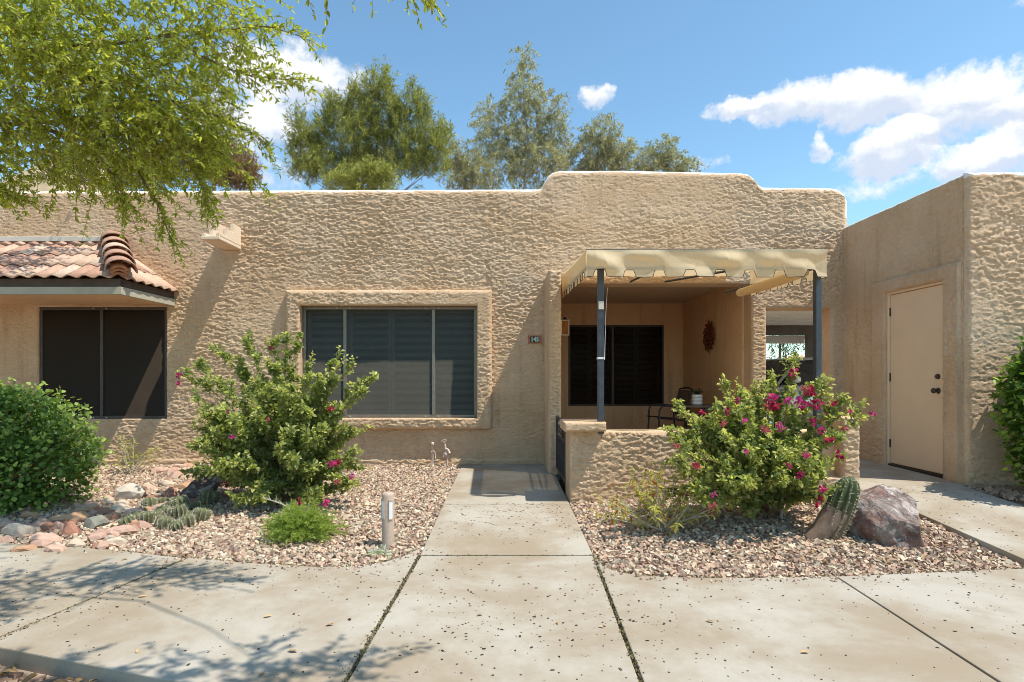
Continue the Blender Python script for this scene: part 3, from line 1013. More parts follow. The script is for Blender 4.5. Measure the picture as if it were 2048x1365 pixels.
# ------------------------------------------------------------------ storage building with the door
st = thing('storage_building', 'tan stucco outbuilding with flat roof and plain door', 'building', (6, 6, -.1))
DX = 4.66
DOORY = (6.20, 7.15)
box('far_front_wall', 5.651, 8.5, 5.925, 5.97, -.25, 3.12, STUCCO, st)
coat(panel('front_wall', DX, 5.65, -.25, 3.13, front_at(5.92), .05, STUCCO, st, step=.0095, r=.05, round_edges='lt', off=(7, 2.2), amp=1.25), lambda c: 3.13 - c[:, 2], lambda c: c[:, 0])
coat(panel('door_wall', -FY, -5.972, -.15, 3.13, left_at(DX), .05, STUCCO, st, step=.011, r=.05, round_edges='t', holes=[(-7.15, -6.20, -.2, 2.075)], off=(2, 5), hr=.01, amp=.9), lambda c: (3.13 - c[:, 2]) * 1.6, lambda c: c[:, 1])
panel('door_surround', -7.42, -5.985, -.12, 2.235, left_at(DX - .045), .05, STUCCO, st, step=.010, r=.035, round_edges='lt', holes=[(-7.15, -6.20, -.2, 2.075)], off=(2.5, 1.7), hr=.03, amp=.9)
boxes('roof_deck', [(DX + .05, 8.5, 5.97, FY + .32, 2.9, 3.07)], STUCCO, st)
boxes('parapet_cap', [(DX + .045, DX + .3, 5.97, FY - .004, 3.0, 3.125), (DX + .301, 8.5, 5.965, 6.2, 3.0, 3.124)], ROOF_COAT, st, .02)
boxes('shell_wall', [(DX + .3, 8.5, FY - .1, FY + .2, -.2, 2.9), (8.3, 8.5, 5.98, FY - .101, -.2, 2.9)], STUCCO_FLAT, st)
dr = box('door', DX + .012, DX + .055, DOORY[0] + .032, DOORY[1] - .032, .012, 2.045, DOOR, st, .003)
boxes('door_frame', [(DX - .012, DX + .06, DOORY[0], DOORY[0] + .028, -.02, 2.05), (DX - .012, DX + .06, DOORY[1] - .028, DOORY[1], -.02, 2.05), (DX - .012, DX + .06, DOORY[0], DOORY[1], 2.05, 2.075)], DOOR, st, .004)
box('threshold', DX - .02, DX + .07, DOORY[0] + .029, DOORY[1] - .029, -.03, .006, BRONZE, st, .003)
lathe('door_knob', [(0, .075), (.016, .074), (.028, .062), (.030, .05), (.022, .036), (.012, .028), (.012, .008), (.032, .006), (.033, 0)], BRONZE, (DX + .012, 6.33, .905), dr, 20, axis='x')
lathe('deadbolt', [(0, .03), (.02, .029), (.026, .02), (.028, 0)], BRONZE, (DX + .012, 6.33, 1.058), dr, 20, axis='x')
for zc in (.25, 1.05, 1.84):
    tube_obj('hinge', [(DX + .006, DOORY[1] - .032, zc - .05), (DX + .006, DOORY[1] - .032, zc + .05)], .008, BRONZE, dr, 8)

#@@OBJECTS
# ------------------------------------------------------------------ awning over the patio entry
def awning():
    aw = thing('awning', 'cream canvas awning with notched valance on dark posts above the patio wall', 'awning', (1.9, 6.8, 0))
    X0, X1, Y0, Y1 = .765, 3.06, 5.60, FY - .012
    ZF, ZB, BF = 2.262, 2.45, 2.005
    def wr(u, v, k, amp):
        r = np.random.default_rng(k)
        o = np.zeros_like(u)
        for i in range(9):
            a = r.uniform(3, 17); b = r.uniform(-16, 16); ph = r.uniform(0, 6.28)
            o += np.sin(a * u + b * v * 1.6 + ph + 1.3 * np.sin(2.1 * u + ph)) * r.uniform(.4, 1.0) / (1 + a * .08)
        return o * amp
    def valance(name, length, period, notch, phase, top_fn, bot_fn, to3d, k, amp, nv=30):
        cols = []
        nper = length / period
        u = np.linspace(0, length, int(length / .0145) + 1)
        U = np.broadcast_to(u[None], (nv, len(u)))
        s = np.linspace(0, 1, nv)[:, None]
        zt = top_fn(u)[None]; zb = bot_fn(u)[None]
        ph = ((u - phase) % period)
        dn = np.abs(ph - period / 2) - notch / 2          # <0 inside a notch
        cut = np.where(dn < 0, .068 * np.sqrt(np.clip(1 - np.clip((notch / 2 - np.abs(ph - period / 2)) / .018, 0, 1) - 1, -1, 0) ** 2 * 0 + np.clip(-dn / .018, 0, 1)), 0)
        Z = zt + (zb + cut[None] - zt) * s
        w = wr(U, Z * 1.0, k, amp) * np.sin(np.clip(s * 1.15, 0, 1) * np.pi * .8) + .012 * s * np.sin(U * 7)
        V = to3d(U, Z, w)
        i = np.arange(nv * len(u)).reshape(nv, len(u))
        F = np.stack([i[:-1, :-1], i[1:, :-1], i[1:, 1:], i[:-1, 1:]], -1).reshape(-1, 4)
        val = mobj(name, V.reshape(-1, 3), F, CANVAS, aw, True)
        TV, TF = tubes(V[-1][None], np.full((1, len(u)), .0032), 5)
        mobj('edge_trim', TV, TF, FASCIA_DK, val, True)
        return val
    ln = lambda a, b, L: (lambda u: a + (b - a) * u / L)
    Wd = X1 - X0; Dp = Y1 - Y0
    valance('front_valance', Wd, .287, .118, -.02, ln(ZF, ZF + .008, Wd), ln(BF, BF + .0, Wd), lambda u, z, w: np.stack([X0 + u, Y0 - np.maximum(w, -.012) - .022, z], -1), 3, .032)
    valance('side_valance', Dp, .27, .11, .02, ln(ZF, ZB, Dp), ln(BF, 2.12, Dp), lambda u, z, w: np.stack([X0 - w * .5, Y0 + u, z], -1), 4, .010)
    L2 = 1.75
    valance('side_valance', L2, .27, .11, .02, ln(ZF, ZF + (ZB - ZF) * L2 / Dp, L2), ln(BF, BF + .06, L2), lambda u, z, w: np.stack([X1 + w * .5, Y0 + u, z], -1), 5, .010)
    box('head_bar', X0, X1, Y0 + .004, Y0 + .024, ZF - .006, ZF + .014, POLE, aw, .002)
    # top sheet, sagging between the bars
    u = np.linspace(0, 1, 60); v = np.linspace(0, 1, 50)
    U, V = np.meshgrid(u, v)
    Z = ZF + (ZB - ZF) * V - .035 * np.sin(np.pi * V) * (1 - .35 * np.cos(U * 2 * np.pi * 3)) + .012 * np.sin(U * 38) * (1 - V) ** 3
    P = np.stack([X0 + Wd * U, Y0 + Dp * V, Z], -1).reshape(-1, 3)
    i = np.arange(U.size).reshape(U.shape)
    mobj('canopy_sheet', P, np.stack([i[:-1, :-1], i[:-1, 1:], i[1:, 1:], i[1:, :-1]], -1).reshape(-1, 4), CANVAS, aw, True)
    for px_ in (.925, 3.075 - .03):
        p = box('post', px_ - .03, px_ + .03, 5.70, 5.76, .50 if px_ < 2 else .05, 2.13, POLE, aw, .006)
        if px_ < 2:
            box('bracket', px_ - .026, px_ + .026, 5.694, 5.698, 1.71, 1.79, FLASH, p, .003)
            box('band', px_ - .034, px_ + .034, 5.695, 5.765, 1.225, 1.245, WHITE, p, .002)
        else:
            box('foot_clamp', px_ - .042, px_ + .042, 5.69, 5.77, .97, .98, WHITE, p, .002)
    for nm, a, b in (('frame_bar', (X0 + .03, Y0 + .10, 2.11), (X1 - .03, Y0 + .10, 2.11)), ('frame_bar', (X0 + .02, Y0 + .03, 2.11), (X0 + .02, Y1, 2.22)), ('frame_bar', (X1 - .04, Y0 + .03, 2.11), (X1 - .04, Y1 - .03, 2.22)),
                     ('cross_bar', (1.5, Y0 + .03, 2.12), (1.72, Y1, 2.37)), ('cross_bar', (2.4, Y0 + .03, 2.12), (2.2, Y1, 2.37))):
        tube_obj(nm, [a, b], .014, POLE, aw, 8)
    tube_obj('rolled_side_curtain', [(X1 - .13, 5.75, 2.08), (X1 - .10, 6.6, 2.10), (X1 - .085, 7.45, 2.125)], [.045, .055, .05], CANVAS, aw, 14, 16)
    cd = tube_obj('hanging_cord', [(.985, 5.69, 1.92), (.965, 5.69, 1.60), (.958, 5.69, 1.22)], .0022, WHITE, aw, 4)
awning()

# ------------------------------------------------------------------ iron gate between post and wing wall
def gate():
    g = thing('iron_gate', 'black wrought iron gate with scrolls beside the stucco gate post', 'gate', (.63, 6.7, -.15))
    x = .632
    ya, yb, za, zb = 6.17, 7.27, -.07, .575
    boxes('frame', [(x - .014, x + .014, ya, ya + .03, za, zb), (x - .014, x + .014, yb - .03, yb, za, zb), (x - .013, x + .013, ya + .03, yb - .03, zb - .03, zb), (x - .013, x + .013, ya + .03, yb - .03, za, za + .03)], METAL_BLACK, g, .002)
    box('mid_rail', x - .010, x + .010, ya + .03, yb - .03, .34, .36, METAL_BLACK, g, .002)
    bar = None
    for i in range(9):
        yy = ya + .03 + (yb - ya - .06) * (i + .5) / 9
        o = box('bar', x - .007, x + .007, yy - .007, yy + .007, za + .03, .34, METAL_BLACK, g) if bar is None else obj('bar', bar.data, None, g)
        if bar is None:
            bar = o; y_first = yy
        else:
            o.location = (0, yy - y_first, 0)
    for i in range(6):
        yc = ya + .11 + (yb - ya - .22) * i / 5
        for sgn in (1, -1):
            th = np.linspace(0, 4.4, 22)
            r = .012 + .058 * th / 4.4
            zc = .45 if sgn > 0 else .12
            pts = np.stack([np.full_like(th, x), yc + sgn * r * np.cos(th), zc + r * np.sin(th)], -1)
            tube_obj('scroll', pts, .006, METAL_BLACK, g, 5)
gate()

# ------------------------------------------------------------------ things on the walls
def house_number():
    t = thing('house_number_plaque', 'small terracotta plaque with teal number 145 beside the entry', 'plaque', (.40, FY - .01, 1.57))
    cl = simple_mat('plaque_clay', (.40, .12, .07), (.52, .22, .15), 30, .6, .3)
    fld = simple_mat('plaque_field', (.03, .05, .05), (.05, .07, .06), 30, .5, .3)
    teal = simple_mat('plaque_teal', (.38, .62, .52), (.52, .70, .62), 30, .4, .4)
    x0, x1, z0, z1 = .302, .492, 1.515, 1.627
    y = FY - .012
    boxes('plaque_frame', [(x0, x1, y - .016, y + .012, z0, z0 + .014), (x0, x1, y - .016, y + .012, z1 - .014, z1), (x0, x0 + .03, y - .0155, y + .011, z0 + .014, z1 - .014), (x1 - .03, x1, y - .0155, y + .011, z0 + .014, z1 - .014)], cl, t, .003)
    box('number_field', x0 + .03, x1 - .03, y - .004, y + .010, z0 + .014, z1 - .014, fld, t)
    cu = bpy.data.curves.new('digits', 'FONT')
    cu.body = '145'; cu.size = .088; cu.align_x = 'CENTER'; cu.align_y = 'CENTER'; cu.extrude = .003; cu.offset = .0035
    tmp = bpy.data.objects.new('digits', cu)
    COL.objects.link(tmp)
    dg = bpy.context.evaluated_depsgraph_get()
    me = bpy.data.meshes.new_from_object(tmp.evaluated_get(dg))
    COL.objects.unlink(tmp); bpy.data.objects.remove(tmp)
    me.materials.clear()
    M = Matrix.Translation(((x0 + x1) / 2, y - .008, (z0 + z1) / 2)) @ Matrix.Rotation(R(90), 4, 'X') @ Matrix.Diagonal((.86, 1, 1, 1))
    me.transform(M)
    obj('digits', me, teal, t)
house_number()

def lantern():
    t = thing('wall_lantern', 'small brass framed wall lantern with amber glass inside the patio opening', 'lantern', (.83, 8.72, 1.75))
    amb = simple_mat('amber_glass', (.22, .09, .02), (.36, .17, .045), 9, .6, .2)
    lf = simple_mat('lantern_frame', (.62, .57, .50), (.70, .66, .60), 30, .4, .5)
    x0, x1, y0, y1, z0, z1 = .815, .935, 8.66, 8.78, 1.67, 1.90
    e = .011
    fr = [(a, a + e, b, b + e, z0, z1) for a in (x0, x1 - e) for b in (y0, y1 - e)]
    fr += [(x0 + e, x1 - e, b + .0005, b + e - .0005, c, c + e) for b in (y0, y1 - e) for c in (z0, z1 - e)]
    fr += [(a + .0005, a + e - .0005, y0 + e, y1 - e, c, c + e) for a in (x0, x1 - e) for c in (z0, z1 - e)]
    boxes('frame', fr, lf, t)
    box('glass', x0 + .008, x1 - .008, y0 + .008, y1 - .008, z0 + .008, z1 - .008, amb, t)
    lathe('finial', [(.045, 0), (.04, .015), (.018, .03), (.012, .045), (0, .05)], BRONZE, ((x0 + x1) / 2, (y0 + y1) / 2, z1), t, 14)
    box('wall_plate', PAT_X0 - .002, .815, 8.69, 8.75, 1.76, 1.83, BRONZE, t, .004)
lantern()

def sun_art():
    cy, cz, x = 9.62, 1.72, 3.352
    t = thing('sun_wall_art', 'rust coloured metal sun face with wavy rays on the patio side wall', 'wall art', (3.37, cy, cz))
    rr = .155
    n = 26
    V = [(x - .035, cy, cz)]
    F = []
    rings = 6
    for k in range(1, rings + 1):
        q = k / rings
        for i in range(n):
            a = 2 * math.pi * i / n
            V.append((x - .035 * math.sqrt(max(0, 1 - q * q * .98)), cy + rr * q * math.cos(a), cz + rr * q * math.sin(a)))
    for i in range(n):
        F.append((0, 1 + i, 1 + (i + 1) % n))
        for k in range(rings - 1):
            b0 = 1 + k * n; b1 = b0 + n
            F.append((b0 + i, b1 + i, b1 + (i + 1) % n, b0 + (i + 1) % n))
    mobj('face', V, F, RUST, t, True)
    ball = lambda nm, dy, dz, ry, rz, dx: lathe(nm, [(0, dx), (.7, dx * .7), (1, 0)], RUST, (0, 0, 0), t, 12, axis='x')
    for nm, dy, dz, ry, rz in (('eye', .05, .035, .024, .013), ('eye', -.05, .035, .024, .013), ('nose', 0, -.01, .016, .045), ('mouth', 0, -.075, .05, .012), ('cheek', .075, -.03, .03, .03), ('cheek', -.075, -.03, .03, .03)):
        o = ball(nm, dy, dz, ry, rz, .016)
        me = o.data
        me.transform(Matrix.Translation((x - .03, cy + dy, cz + dz)) @ Matrix.Diagonal((1, ry, rz, 1)))
    for i in range(20):
        a = 2 * math.pi * i / 20
        L = .14 if i % 2 else .105
        s = np.linspace(0, 1, 12)
        rad = rr * .92 + L * s
        ang = a + .20 * np.sin(s * 5.2) + .12 * s
        pts = np.stack([x - .012 - .02 * np.sin(s * 3), cy + rad * np.cos(ang), cz + rad * np.sin(ang)], -1)
        tube_obj('ray', pts, [.017, .015, .011, .004], RUST, t, 6)
sun_art()

def faucets():
    zg = float(gz(-1.0, 7.9))
    a = thing('standpipe', 'short capped pipe sticking up from gravel by the house wall', 'pipe', (-1.0, 7.98, zg))
    tube_obj('riser', [(-1.0, 7.98, zg - .05), (-1.0, 7.98, .135)], .015, PIPE, a, 10)
    lathe('cap', [(.02, 0), (.022, .012), (.018, .035), (0, .038)], PIPE, (-1.0, 7.98, .13), a, 12)
    tube_obj('bent_strap', [(-1.015, 7.965, .03), (-.985, 7.955, .05), (-.962, 7.955, .02), (-.957, 7.955, -.05)], .007, PIPE, a, 6, 10)
    lathe('collar', [(.017, 0), (.024, .005), (.024, .025), (.017, .03)], PIPE, (-1.0, 7.98, .02), a, 12)
    x = -.82
    b = thing('hose_faucet', 'painted garden faucet with wheel handle by the house wall', 'faucet', (x, 7.98, zg))
    tube_obj('riser', [(x + .02, 7.98, zg - .05), (x + .015, 7.98, -.02), (x + .0, 7.98, .06), (x - .02, 7.98, .16)], .015, PIPE, b, 10, 12)
    lathe('valve_body', [(.0, -.03), (.028, -.025), (.034, 0), (.028, .025), (0, .03)], PIPE, (x + .008, 7.97, .0), b, 14)
    tube_obj('spout', [(x, 7.975, .075), (x + .035, 7.95, .065), (x + .055, 7.94, .02)], [.014, .014, .017], PIPE, b, 10, 8)
    th = np.linspace(0, 2 * math.pi, 18)
    tube_obj('wheel_handle', np.stack([x - .025 + .032 * np.cos(th), 7.955 + .0 * th, .185 + .014 * np.sin(th) + .006 * np.cos(th)], -1), .006, PIPE, b, 6)
    th = np.linspace(0, 2 * math.pi, 18)
    tube_obj('ring', np.stack([x + .008 + .04 * np.cos(th), 7.95 + .0 * th, -.01 + .045 * np.sin(th)], -1), .005, PIPE, b, 6)
faucets()

# ------------------------------------------------------------------ bollard light
def bollard():
    x, y, z = ground_at(776, 1090)
    t = thing('bollard_light', 'short round tan bollard light with slot lenses beside the entrance walk', 'bollard light', (x, y, z))
    bmat = simple_mat('bollard_paint', (.44, .33, .25), (.50, .385, .30), 40, .8, .2, bump=.6, bscale=110, bdist=.004)
    lens = simple_mat('bollard_lens', (.66, .65, .62), (.72, .71, .69), 5, .3, .4)
    r = .046
    lathe('post', [(r, -.06), (r, .372), (r - .004, .386), (r - .014, .393), (0, .395)], bmat, (x, y, z), t, 32)
    for a in (-128, -52, 52, 128):
        aa = np.linspace(R(a - 19), R(a + 19), 7)
        V = []; F = []
        for zz in (.205, .335):
            for rr_ in (r + .0025,):
                for q in aa:
                    V.append((x + rr_ * math.cos(q), y + rr_ * math.sin(q), z + zz))
        for i in range(6):
            F.append((i, i + 1, 7 + i + 1, 7 + i))
        o = mobj('lens', V, F, lens, t, True)
        fr = []
        for (za, zb, qa, qb) in ((.196, .205, R(a - 21), R(a + 21)), (.335, .344, R(a - 21), R(a + 21)), (.205, .335, R(a - 21), R(a - 19)), (.205, .335, R(a + 19), R(a + 21))):
            fr.append((za, zb, qa, qb))
        V = []; F = []
        for (za, zb, qa, qb) in fr:
            k = len(V)
            qs = np.linspace(qa, qb, 5)
            for rr_ in (r - .002, r + .006):
                for zz in (za, zb):
                    for q in qs: V.append((x + rr_ * math.cos(q), y + rr_ * math.sin(q), z + zz))
            for i in range(4):
                F += [(k + 10 + i, k + 11 + i, k + 16 + i, k + 15 + i), (k + i, k + 1 + i, k + 11 + i, k + 10 + i), (k + 5 + i, k + 15 + i, k + 16 + i, k + 6 + i)]
            F += [(k, k + 10, k + 15, k + 5), (k + 4, k + 9, k + 19, k + 14)]
        mobj('lens_frame', V, F, bmat, o)
bollard()

# ------------------------------------------------------------------ patio furniture
def furniture():
    tx, ty, tz = 2.92, 8.95, .63
    t = thing('patio_table', 'round dark metal patio table under the potted plant', 'table', (tx, ty, -.02))
    tm = simple_mat('table_top', (.10, .075, .06), (.15, .115, .09), 8, .35, .5)
    lathe('tabletop', [(0, .028), (.33, .028), (.345, .02), (.345, .004), (.33, 0), (0, 0)], tm, (tx, ty, tz - .03), t, 40)
    for i in range(4):
        a = R(45 + 90 * i)
        tube_obj('leg', [(tx + .26 * math.cos(a), ty + .26 * math.sin(a), tz - .03), (tx + .20 * math.cos(a), ty + .2 * math.sin(a), .35), (tx + .30 * math.cos(a), ty + .3 * math.sin(a), -.02)], .013, METAL_BLACK, t, 8, 10)
    p = thing('potted_plant', 'spiky green plant in white ribbed pot on the patio table', 'potted plant', (tx + .0, ty, tz))
    prof = [(0, .0), (.05, 0)]
    for k in range(3):
        for a in np.linspace(-80, 80, 7):
            prof.append((.062 + .02 * math.cos(R(a)), .027 + .052 * k + .026 * math.sin(R(a))))
    prof += [(.06, .157), (.056, .14), (0, .135)]
    lathe('pot', prof, WHITE, (tx, ty, tz), p, 28)
    for i in range(15):
        a = i * 2.4; L = random.uniform(.15, .25); up = random.uniform(.35, 1.0)
        s = np.linspace(0, 1, 7)
        c = np.stack([tx + math.cos(a) * L * s * (1.15 - up * .6), ty + math.sin(a) * L * s * (1.15 - up * .6), tz + .135 + L * (s * (.5 + up * .5) - s * s * (1.05 - up * .75))], -1)
        wv = .013 * np.sin(np.pi * np.clip(s * .85 + .15, 0, 1)) + .001
        sd = np.array([-math.sin(a), math.cos(a), 0])
        V = np.concatenate([c + sd * wv[:, None], c - sd * wv[:, None] + 0, c + np.array([0, 0, -.004])])
        F = [(j, j + 1, 14 + j + 1, 14 + j) for j in range(6)] + [(14 + j, 14 + j + 1, 7 + j + 1, 7 + j) for j in range(6)]
        mobj('leaf', V, F, LEAF, p, True, np.array((.035, .085, .03)) * random.uniform(.7, 1.3))
    seatm = simple_mat('sling_fabric', (.10, .07, .055), (.14, .10, .08), 30, .8, .2)
    for (cx, cy, ang, lab) in ((2.60, 9.45, 184, 'dark metal patio chair with bent armrest behind the low wall'), (3.10, 8.62, 165, 'dark metal patio chair with sling back beside the right patio pier')):
        ch = thing('patio_chair', lab, 'chair', (cx, cy, -.02), 'patio chairs')
        M = Matrix.Translation((cx, cy, -.02)) @ Matrix.Rotation(R(ang), 4, 'Z')
        tf = lambda pts: [tuple(M @ Vector(q)) for q in pts]
        for s in (-.26, .26):
            nm = 'arm_frame'
            tube_obj(nm, tf([(.24, s, 0), (.22, s, .40), (.20, s, .58), (.10, s, .62), (-.22, s, .60)]), .014, METAL_BLACK, ch, 8, 20)
            tube_obj('rear_leg', tf([(-.28, s, 0), (-.20, s, .42), (-.26, s, .70), (-.31, s, .88)]), .014, METAL_BLACK, ch, 8, 16)
            tube_obj('seat_rail', tf([(.25, s * .96, .43), (-.2, s * .96, .39)]), .012, METAL_BLACK, ch, 8)
        tube_obj('top_rail', tf([(-.31, -.26, .88), (-.33, 0, .90), (-.31, .26, .88)]), .014, METAL_BLACK, ch, 8, 8)
        sp = [tuple(M @ Vector(q)) for q in ((.24, -.24, .435), (.24, .24, .435), (.02, .24, .40), (.02, -.24, .40), (-.2, .24, .40), (-.2, -.24, .40))]
        mobj('seat', sp, [(0, 1, 2, 3), (3, 2, 4, 5)], seatm, ch)
        bp = [tuple(M @ Vector(q)) for q in ((-.2, -.24, .46), (-.2, .24, .46), (-.27, .24, .74), (-.27, -.24, .74), (-.305, .24, .86), (-.305, -.24, .86))]
        mobj('backrest', bp, [(0, 1, 2, 3), (3, 2, 4, 5)], seatm, ch)
furniture()

# ------------------------------------------------------------------ carport seen through the opening
def carport():
    t = thing('carport', 'white ribbed metal carport roof on brown posts behind the wall opening', 'carport', (7, 13, -.2))
    rm = simple_mat('carport_metal', (.74, .74, .70), (.80, .80, .76), 3, .5, .4)
    bm_ = simple_mat('carport_beam', (.13, .11, .095), (.17, .145, .125), 6, .6, .3)
    zt = 2.47
    rb = None
    box('roof_sheet', 3.7, 13, 10.9, 16.4, zt, zt + .04, rm, t)
    for i in range(15):
        y = 11.1 + i * .36
        if rb is None:
            rb = box('roof_rib', 3.7, 13, y - .05, y + .05, zt - .045, zt - .002, rm, t, .008); y0 = y
        else:
            o = obj('roof_rib', rb.data, None, t); o.location = (0, y - y0, 0)
    box('edge_beam', 3.7, 13, 15.55, 15.68, 2.17, 2.42, bm_, t, .006)
    for x in (8.05, 12.2, 4.4):
        box('post', x - .075, x + .075, 15.5, 15.65, -.3, 2.17, bm_, t, .006)
    box('gutter_panel', 3.7, 8.1, 15.9, 16.0, 1.97, 2.18, WHITE, t, .004)
    tag(mobj('driveway', [(3.62, 8.6, -.065), (14, 8.6, -.065), (14, 19, -.06), (3.3, 19, -.06)], [(0, 1, 2, 3)], CONCRETE), kind='structure')
    w = thing('boundary_wall', 'pale stepped stucco wall in sunlight beyond the carport', 'wall', (10, 21, -.2))
    boxes('wall_run', [(2, 10.2, 21, 21.25, -.2, 1.72), (10.2, 11.2, 20.995, 21.255, -.2, 1.82), (11.2, 22, 21, 21.25, -.2, 2.02)], STUCCO_FLAT, w, .05)
carport()

def car():
    paint = simple_mat('silver_paint', (.50, .50, .47), (.54, .54, .51), 2, .25, .6, .4)
    blk = simple_mat('black_trim', (.015, .015, .016), (.025, .025, .025), 10, .5, .4)
    rub = simple_mat('tyre_rubber', (.018, .018, .018), (.03, .03, .03), 20, .9, .2)
    alloy = simple_mat('alloy', (.5, .5, .5), (.58, .58, .58), 10, .3, .5, .9)
    lamp = simple_mat('lamp_lens', (.7, .7, .68), (.8, .8, .78), 10, .1, .6)
    red = simple_mat('tail_lamp', (.35, .02, .02), (.4, .03, .03), 10, .2, .5)
    c = thing('parked_car', 'silver grey car with dark windows parked under the carport', 'car', (6.2, 13.2, -.06))
    M = Matrix.Translation((6.2, 13.2, -.06)) @ Matrix.Rotation(R(24), 4, 'Z')
    # car looks to -x; sections along x: (x, half width, bottom, belt, roof half width, roof)
    S = [(-2.20, .66, .36, .66), (-2.08, .80, .26, .74), (-1.6, .88, .22, .84), (-.85, .90, .22, .94), (.0, .91, .22, .97), (1.0, .91, .22, .99), (1.7, .88, .24, 1.02), (2.15, .80, .30, 1.0), (2.25, .70, .38, .86)]
    bm = bmesh.new()
    rows = []
    for (x, w, b, t_) in S:
        prof = [(-w * .92, b), (-w, b + .14), (-w * 1.0, (b + t_) / 2 + .05), (-w * .95, t_ - .05), (-w * .84, t_), (0, t_ + .03), (w * .84, t_), (w * .95, t_ - .05), (w, (b + t_) / 2 + .05), (w, b + .14), (w * .92, b)]
        rows.append([bm.verts.new(M @ Vector((x, y, z))) for y, z in prof])
    for a, b in zip(rows[:-1], rows[1:]):
        for i in range(len(a)):
            j = (i + 1) % len(a)
            bm.faces.new([a[i], a[j], b[j], b[i]])
    bm.faces.new(rows[0][::-1]); bm.faces.new(rows[-1])
    bmesh.ops.recalc_face_normals(bm, faces=bm.faces)
    body = bm_obj('body', bm, paint, c, True)
    # cabin: belt and roof outlines
    belt = [(-1.05, .80), (-.15, .84), (.85, .84), (1.65, .78)]
    roofp = [(-.22, .60), (.25, .64), (.95, .64), (1.35, .58)]
    zb, zr = .955, [1.50, 1.545, 1.54, 1.48]
    bm = bmesh.new()
    top = [[bm.verts.new(M @ Vector((x, s * w, zr[i]))) for i, (x, w) in enumerate(roofp)] for s in (-1, 1)]
    low = [[bm.verts.new(M @ Vector((x, s * w, zr[i] - .045))) for i, (x, w) in enumerate([(a - .04 if k == 0 else a, b_ + .03) for k, (a, b_) in enumerate(roofp)])] for s in (-1, 1)]
    for i in range(3):
        bm.faces.new([top[0][i], top[0][i + 1], top[1][i + 1], top[1][i]])
        for s in (0, 1):
            bm.faces.new([top[s][i], low[s][i], low[s][i + 1], top[s][i + 1]])
    bm.faces.new([top[0][0], top[1][0], low[1][0], low[0][0]]); bm.faces.new([top[0][3], low[0][3], low[1][3], top[1][3]])
    bmesh.ops.recalc_face_normals(bm, faces=bm.faces)
    bmesh.ops.subdivide_edges(bm, edges=bm.edges[:], cuts=1)
    bm_obj('roof', bm, paint, c, True)
    q = lambda nm, pts, m: mobj(nm, [tuple(M @ Vector(p)) for p in pts], [tuple(range(len(pts)))], m, c)
    q('windshield', [(-1.05, -.74, zb + .02), (-1.05, .74, zb + .02), (-.25, .58, 1.49), (-.25, -.58, 1.49)], CAR_GLASS)
    q('rear_window', [(1.66, -.70, zb + .04), (1.36, -.55, 1.46), (1.36, .55, 1.46), (1.66, .70, zb + .04)], CAR_GLASS)
    for s in (-1, 1):
        q('side_window', [(-.90, s * .815, zb), (.33, s * .842, zb), (.33, s * .668, 1.49), (-.22, s * .645, 1.46)], CAR_GLASS)
        q('side_window', [(.40, s * .842, zb), (1.50, s * .79, zb + .03), (1.25, s * .64, 1.44), (.40, s * .67, 1.49)], CAR_GLASS)
        for nm, a, b, r_ in (('windshield_pillar', (-1.03, s * .79, zb), (-.24, s * .615, 1.475), .032), ('door_pillar', (.365, s * .845, zb), (.365, s * .67, 1.49), .03), ('rear_pillar', (1.63, s * .76, zb), (1.33, s * .60, 1.45), .05)):
            tube_obj(nm, [tuple(M @ Vector(a)), tuple(M @ Vector(b))], r_, paint, c, 8)
        bmx = bmesh.new(); add_box(bmx, -.80, -.66, s * .98 - .09, s * .98 + .09, 1.0, 1.12, .03)
        bmesh.ops.transform(bmx, matrix=M, verts=bmx.verts); bm_obj('side_mirror', bmx, paint, c)
        for xx in (-1.38, 1.35):
            cx = M @ Vector((xx, s * .80, .32))
            o = lathe('wheel', [(.20, -.10), (.30, -.10), (.325, -.07), (.325, .07), (.30, .10), (.20, .10)], rub, (0, 0, 0), c, 28, axis='y')
            o.data.transform(M @ Matrix.Translation((xx, s * .82, .325)))
            o2 = lathe('rim', [(0, .05), (.06, .055), (.20, .03), (.215, .06), (.22, -.06)], alloy, (0, 0, 0), o, 20, axis='y')
            o2.data.transform(M @ Matrix.Translation((xx, s * .86, .325)) @ (Matrix.Rotation(math.pi, 4, 'Z') if s > 0 else Matrix.Identity(4)))
        bmx = bmesh.new(); add_box(bmx, -2.14, -1.90, s * .66 - .14, s * .66 + .14, .62, .73, .03)
        bmesh.ops.transform(bmx, matrix=M, verts=bmx.verts); bm_obj('headlight', bmx, lamp, c)
        bmx = bmesh.new(); add_box(bmx, 2.12, 2.24, s * .66 - .1, s * .66 + .1, .74, .92, .03)
        bmesh.ops.transform(bmx, matrix=M, verts=bmx.verts); bm_obj('tail_light', bmx, red, c)
    bmx = bmesh.new(); add_box(bmx, -2.235, -2.17, -.45, .45, .40, .56, .02)
    bmesh.ops.transform(bmx, matrix=M, verts=bmx.verts); bm_obj('grille', bmx, blk, c)
car()

#@@STONES
# ------------------------------------------------------------------ stones
def in_poly(x, y, poly):
    ins = np.zeros(len(x), bool)
    n = len(poly)
    for i in range(n):
        x0, y0 = poly[i]; x1, y1 = poly[(i + 1) % n]
        c = ((y0 > y) != (y1 > y)) & (x < (x1 - x0) * (y - y0) / ((y1 - y0) + 1e-12) + x0)
        ins ^= c
    return ins

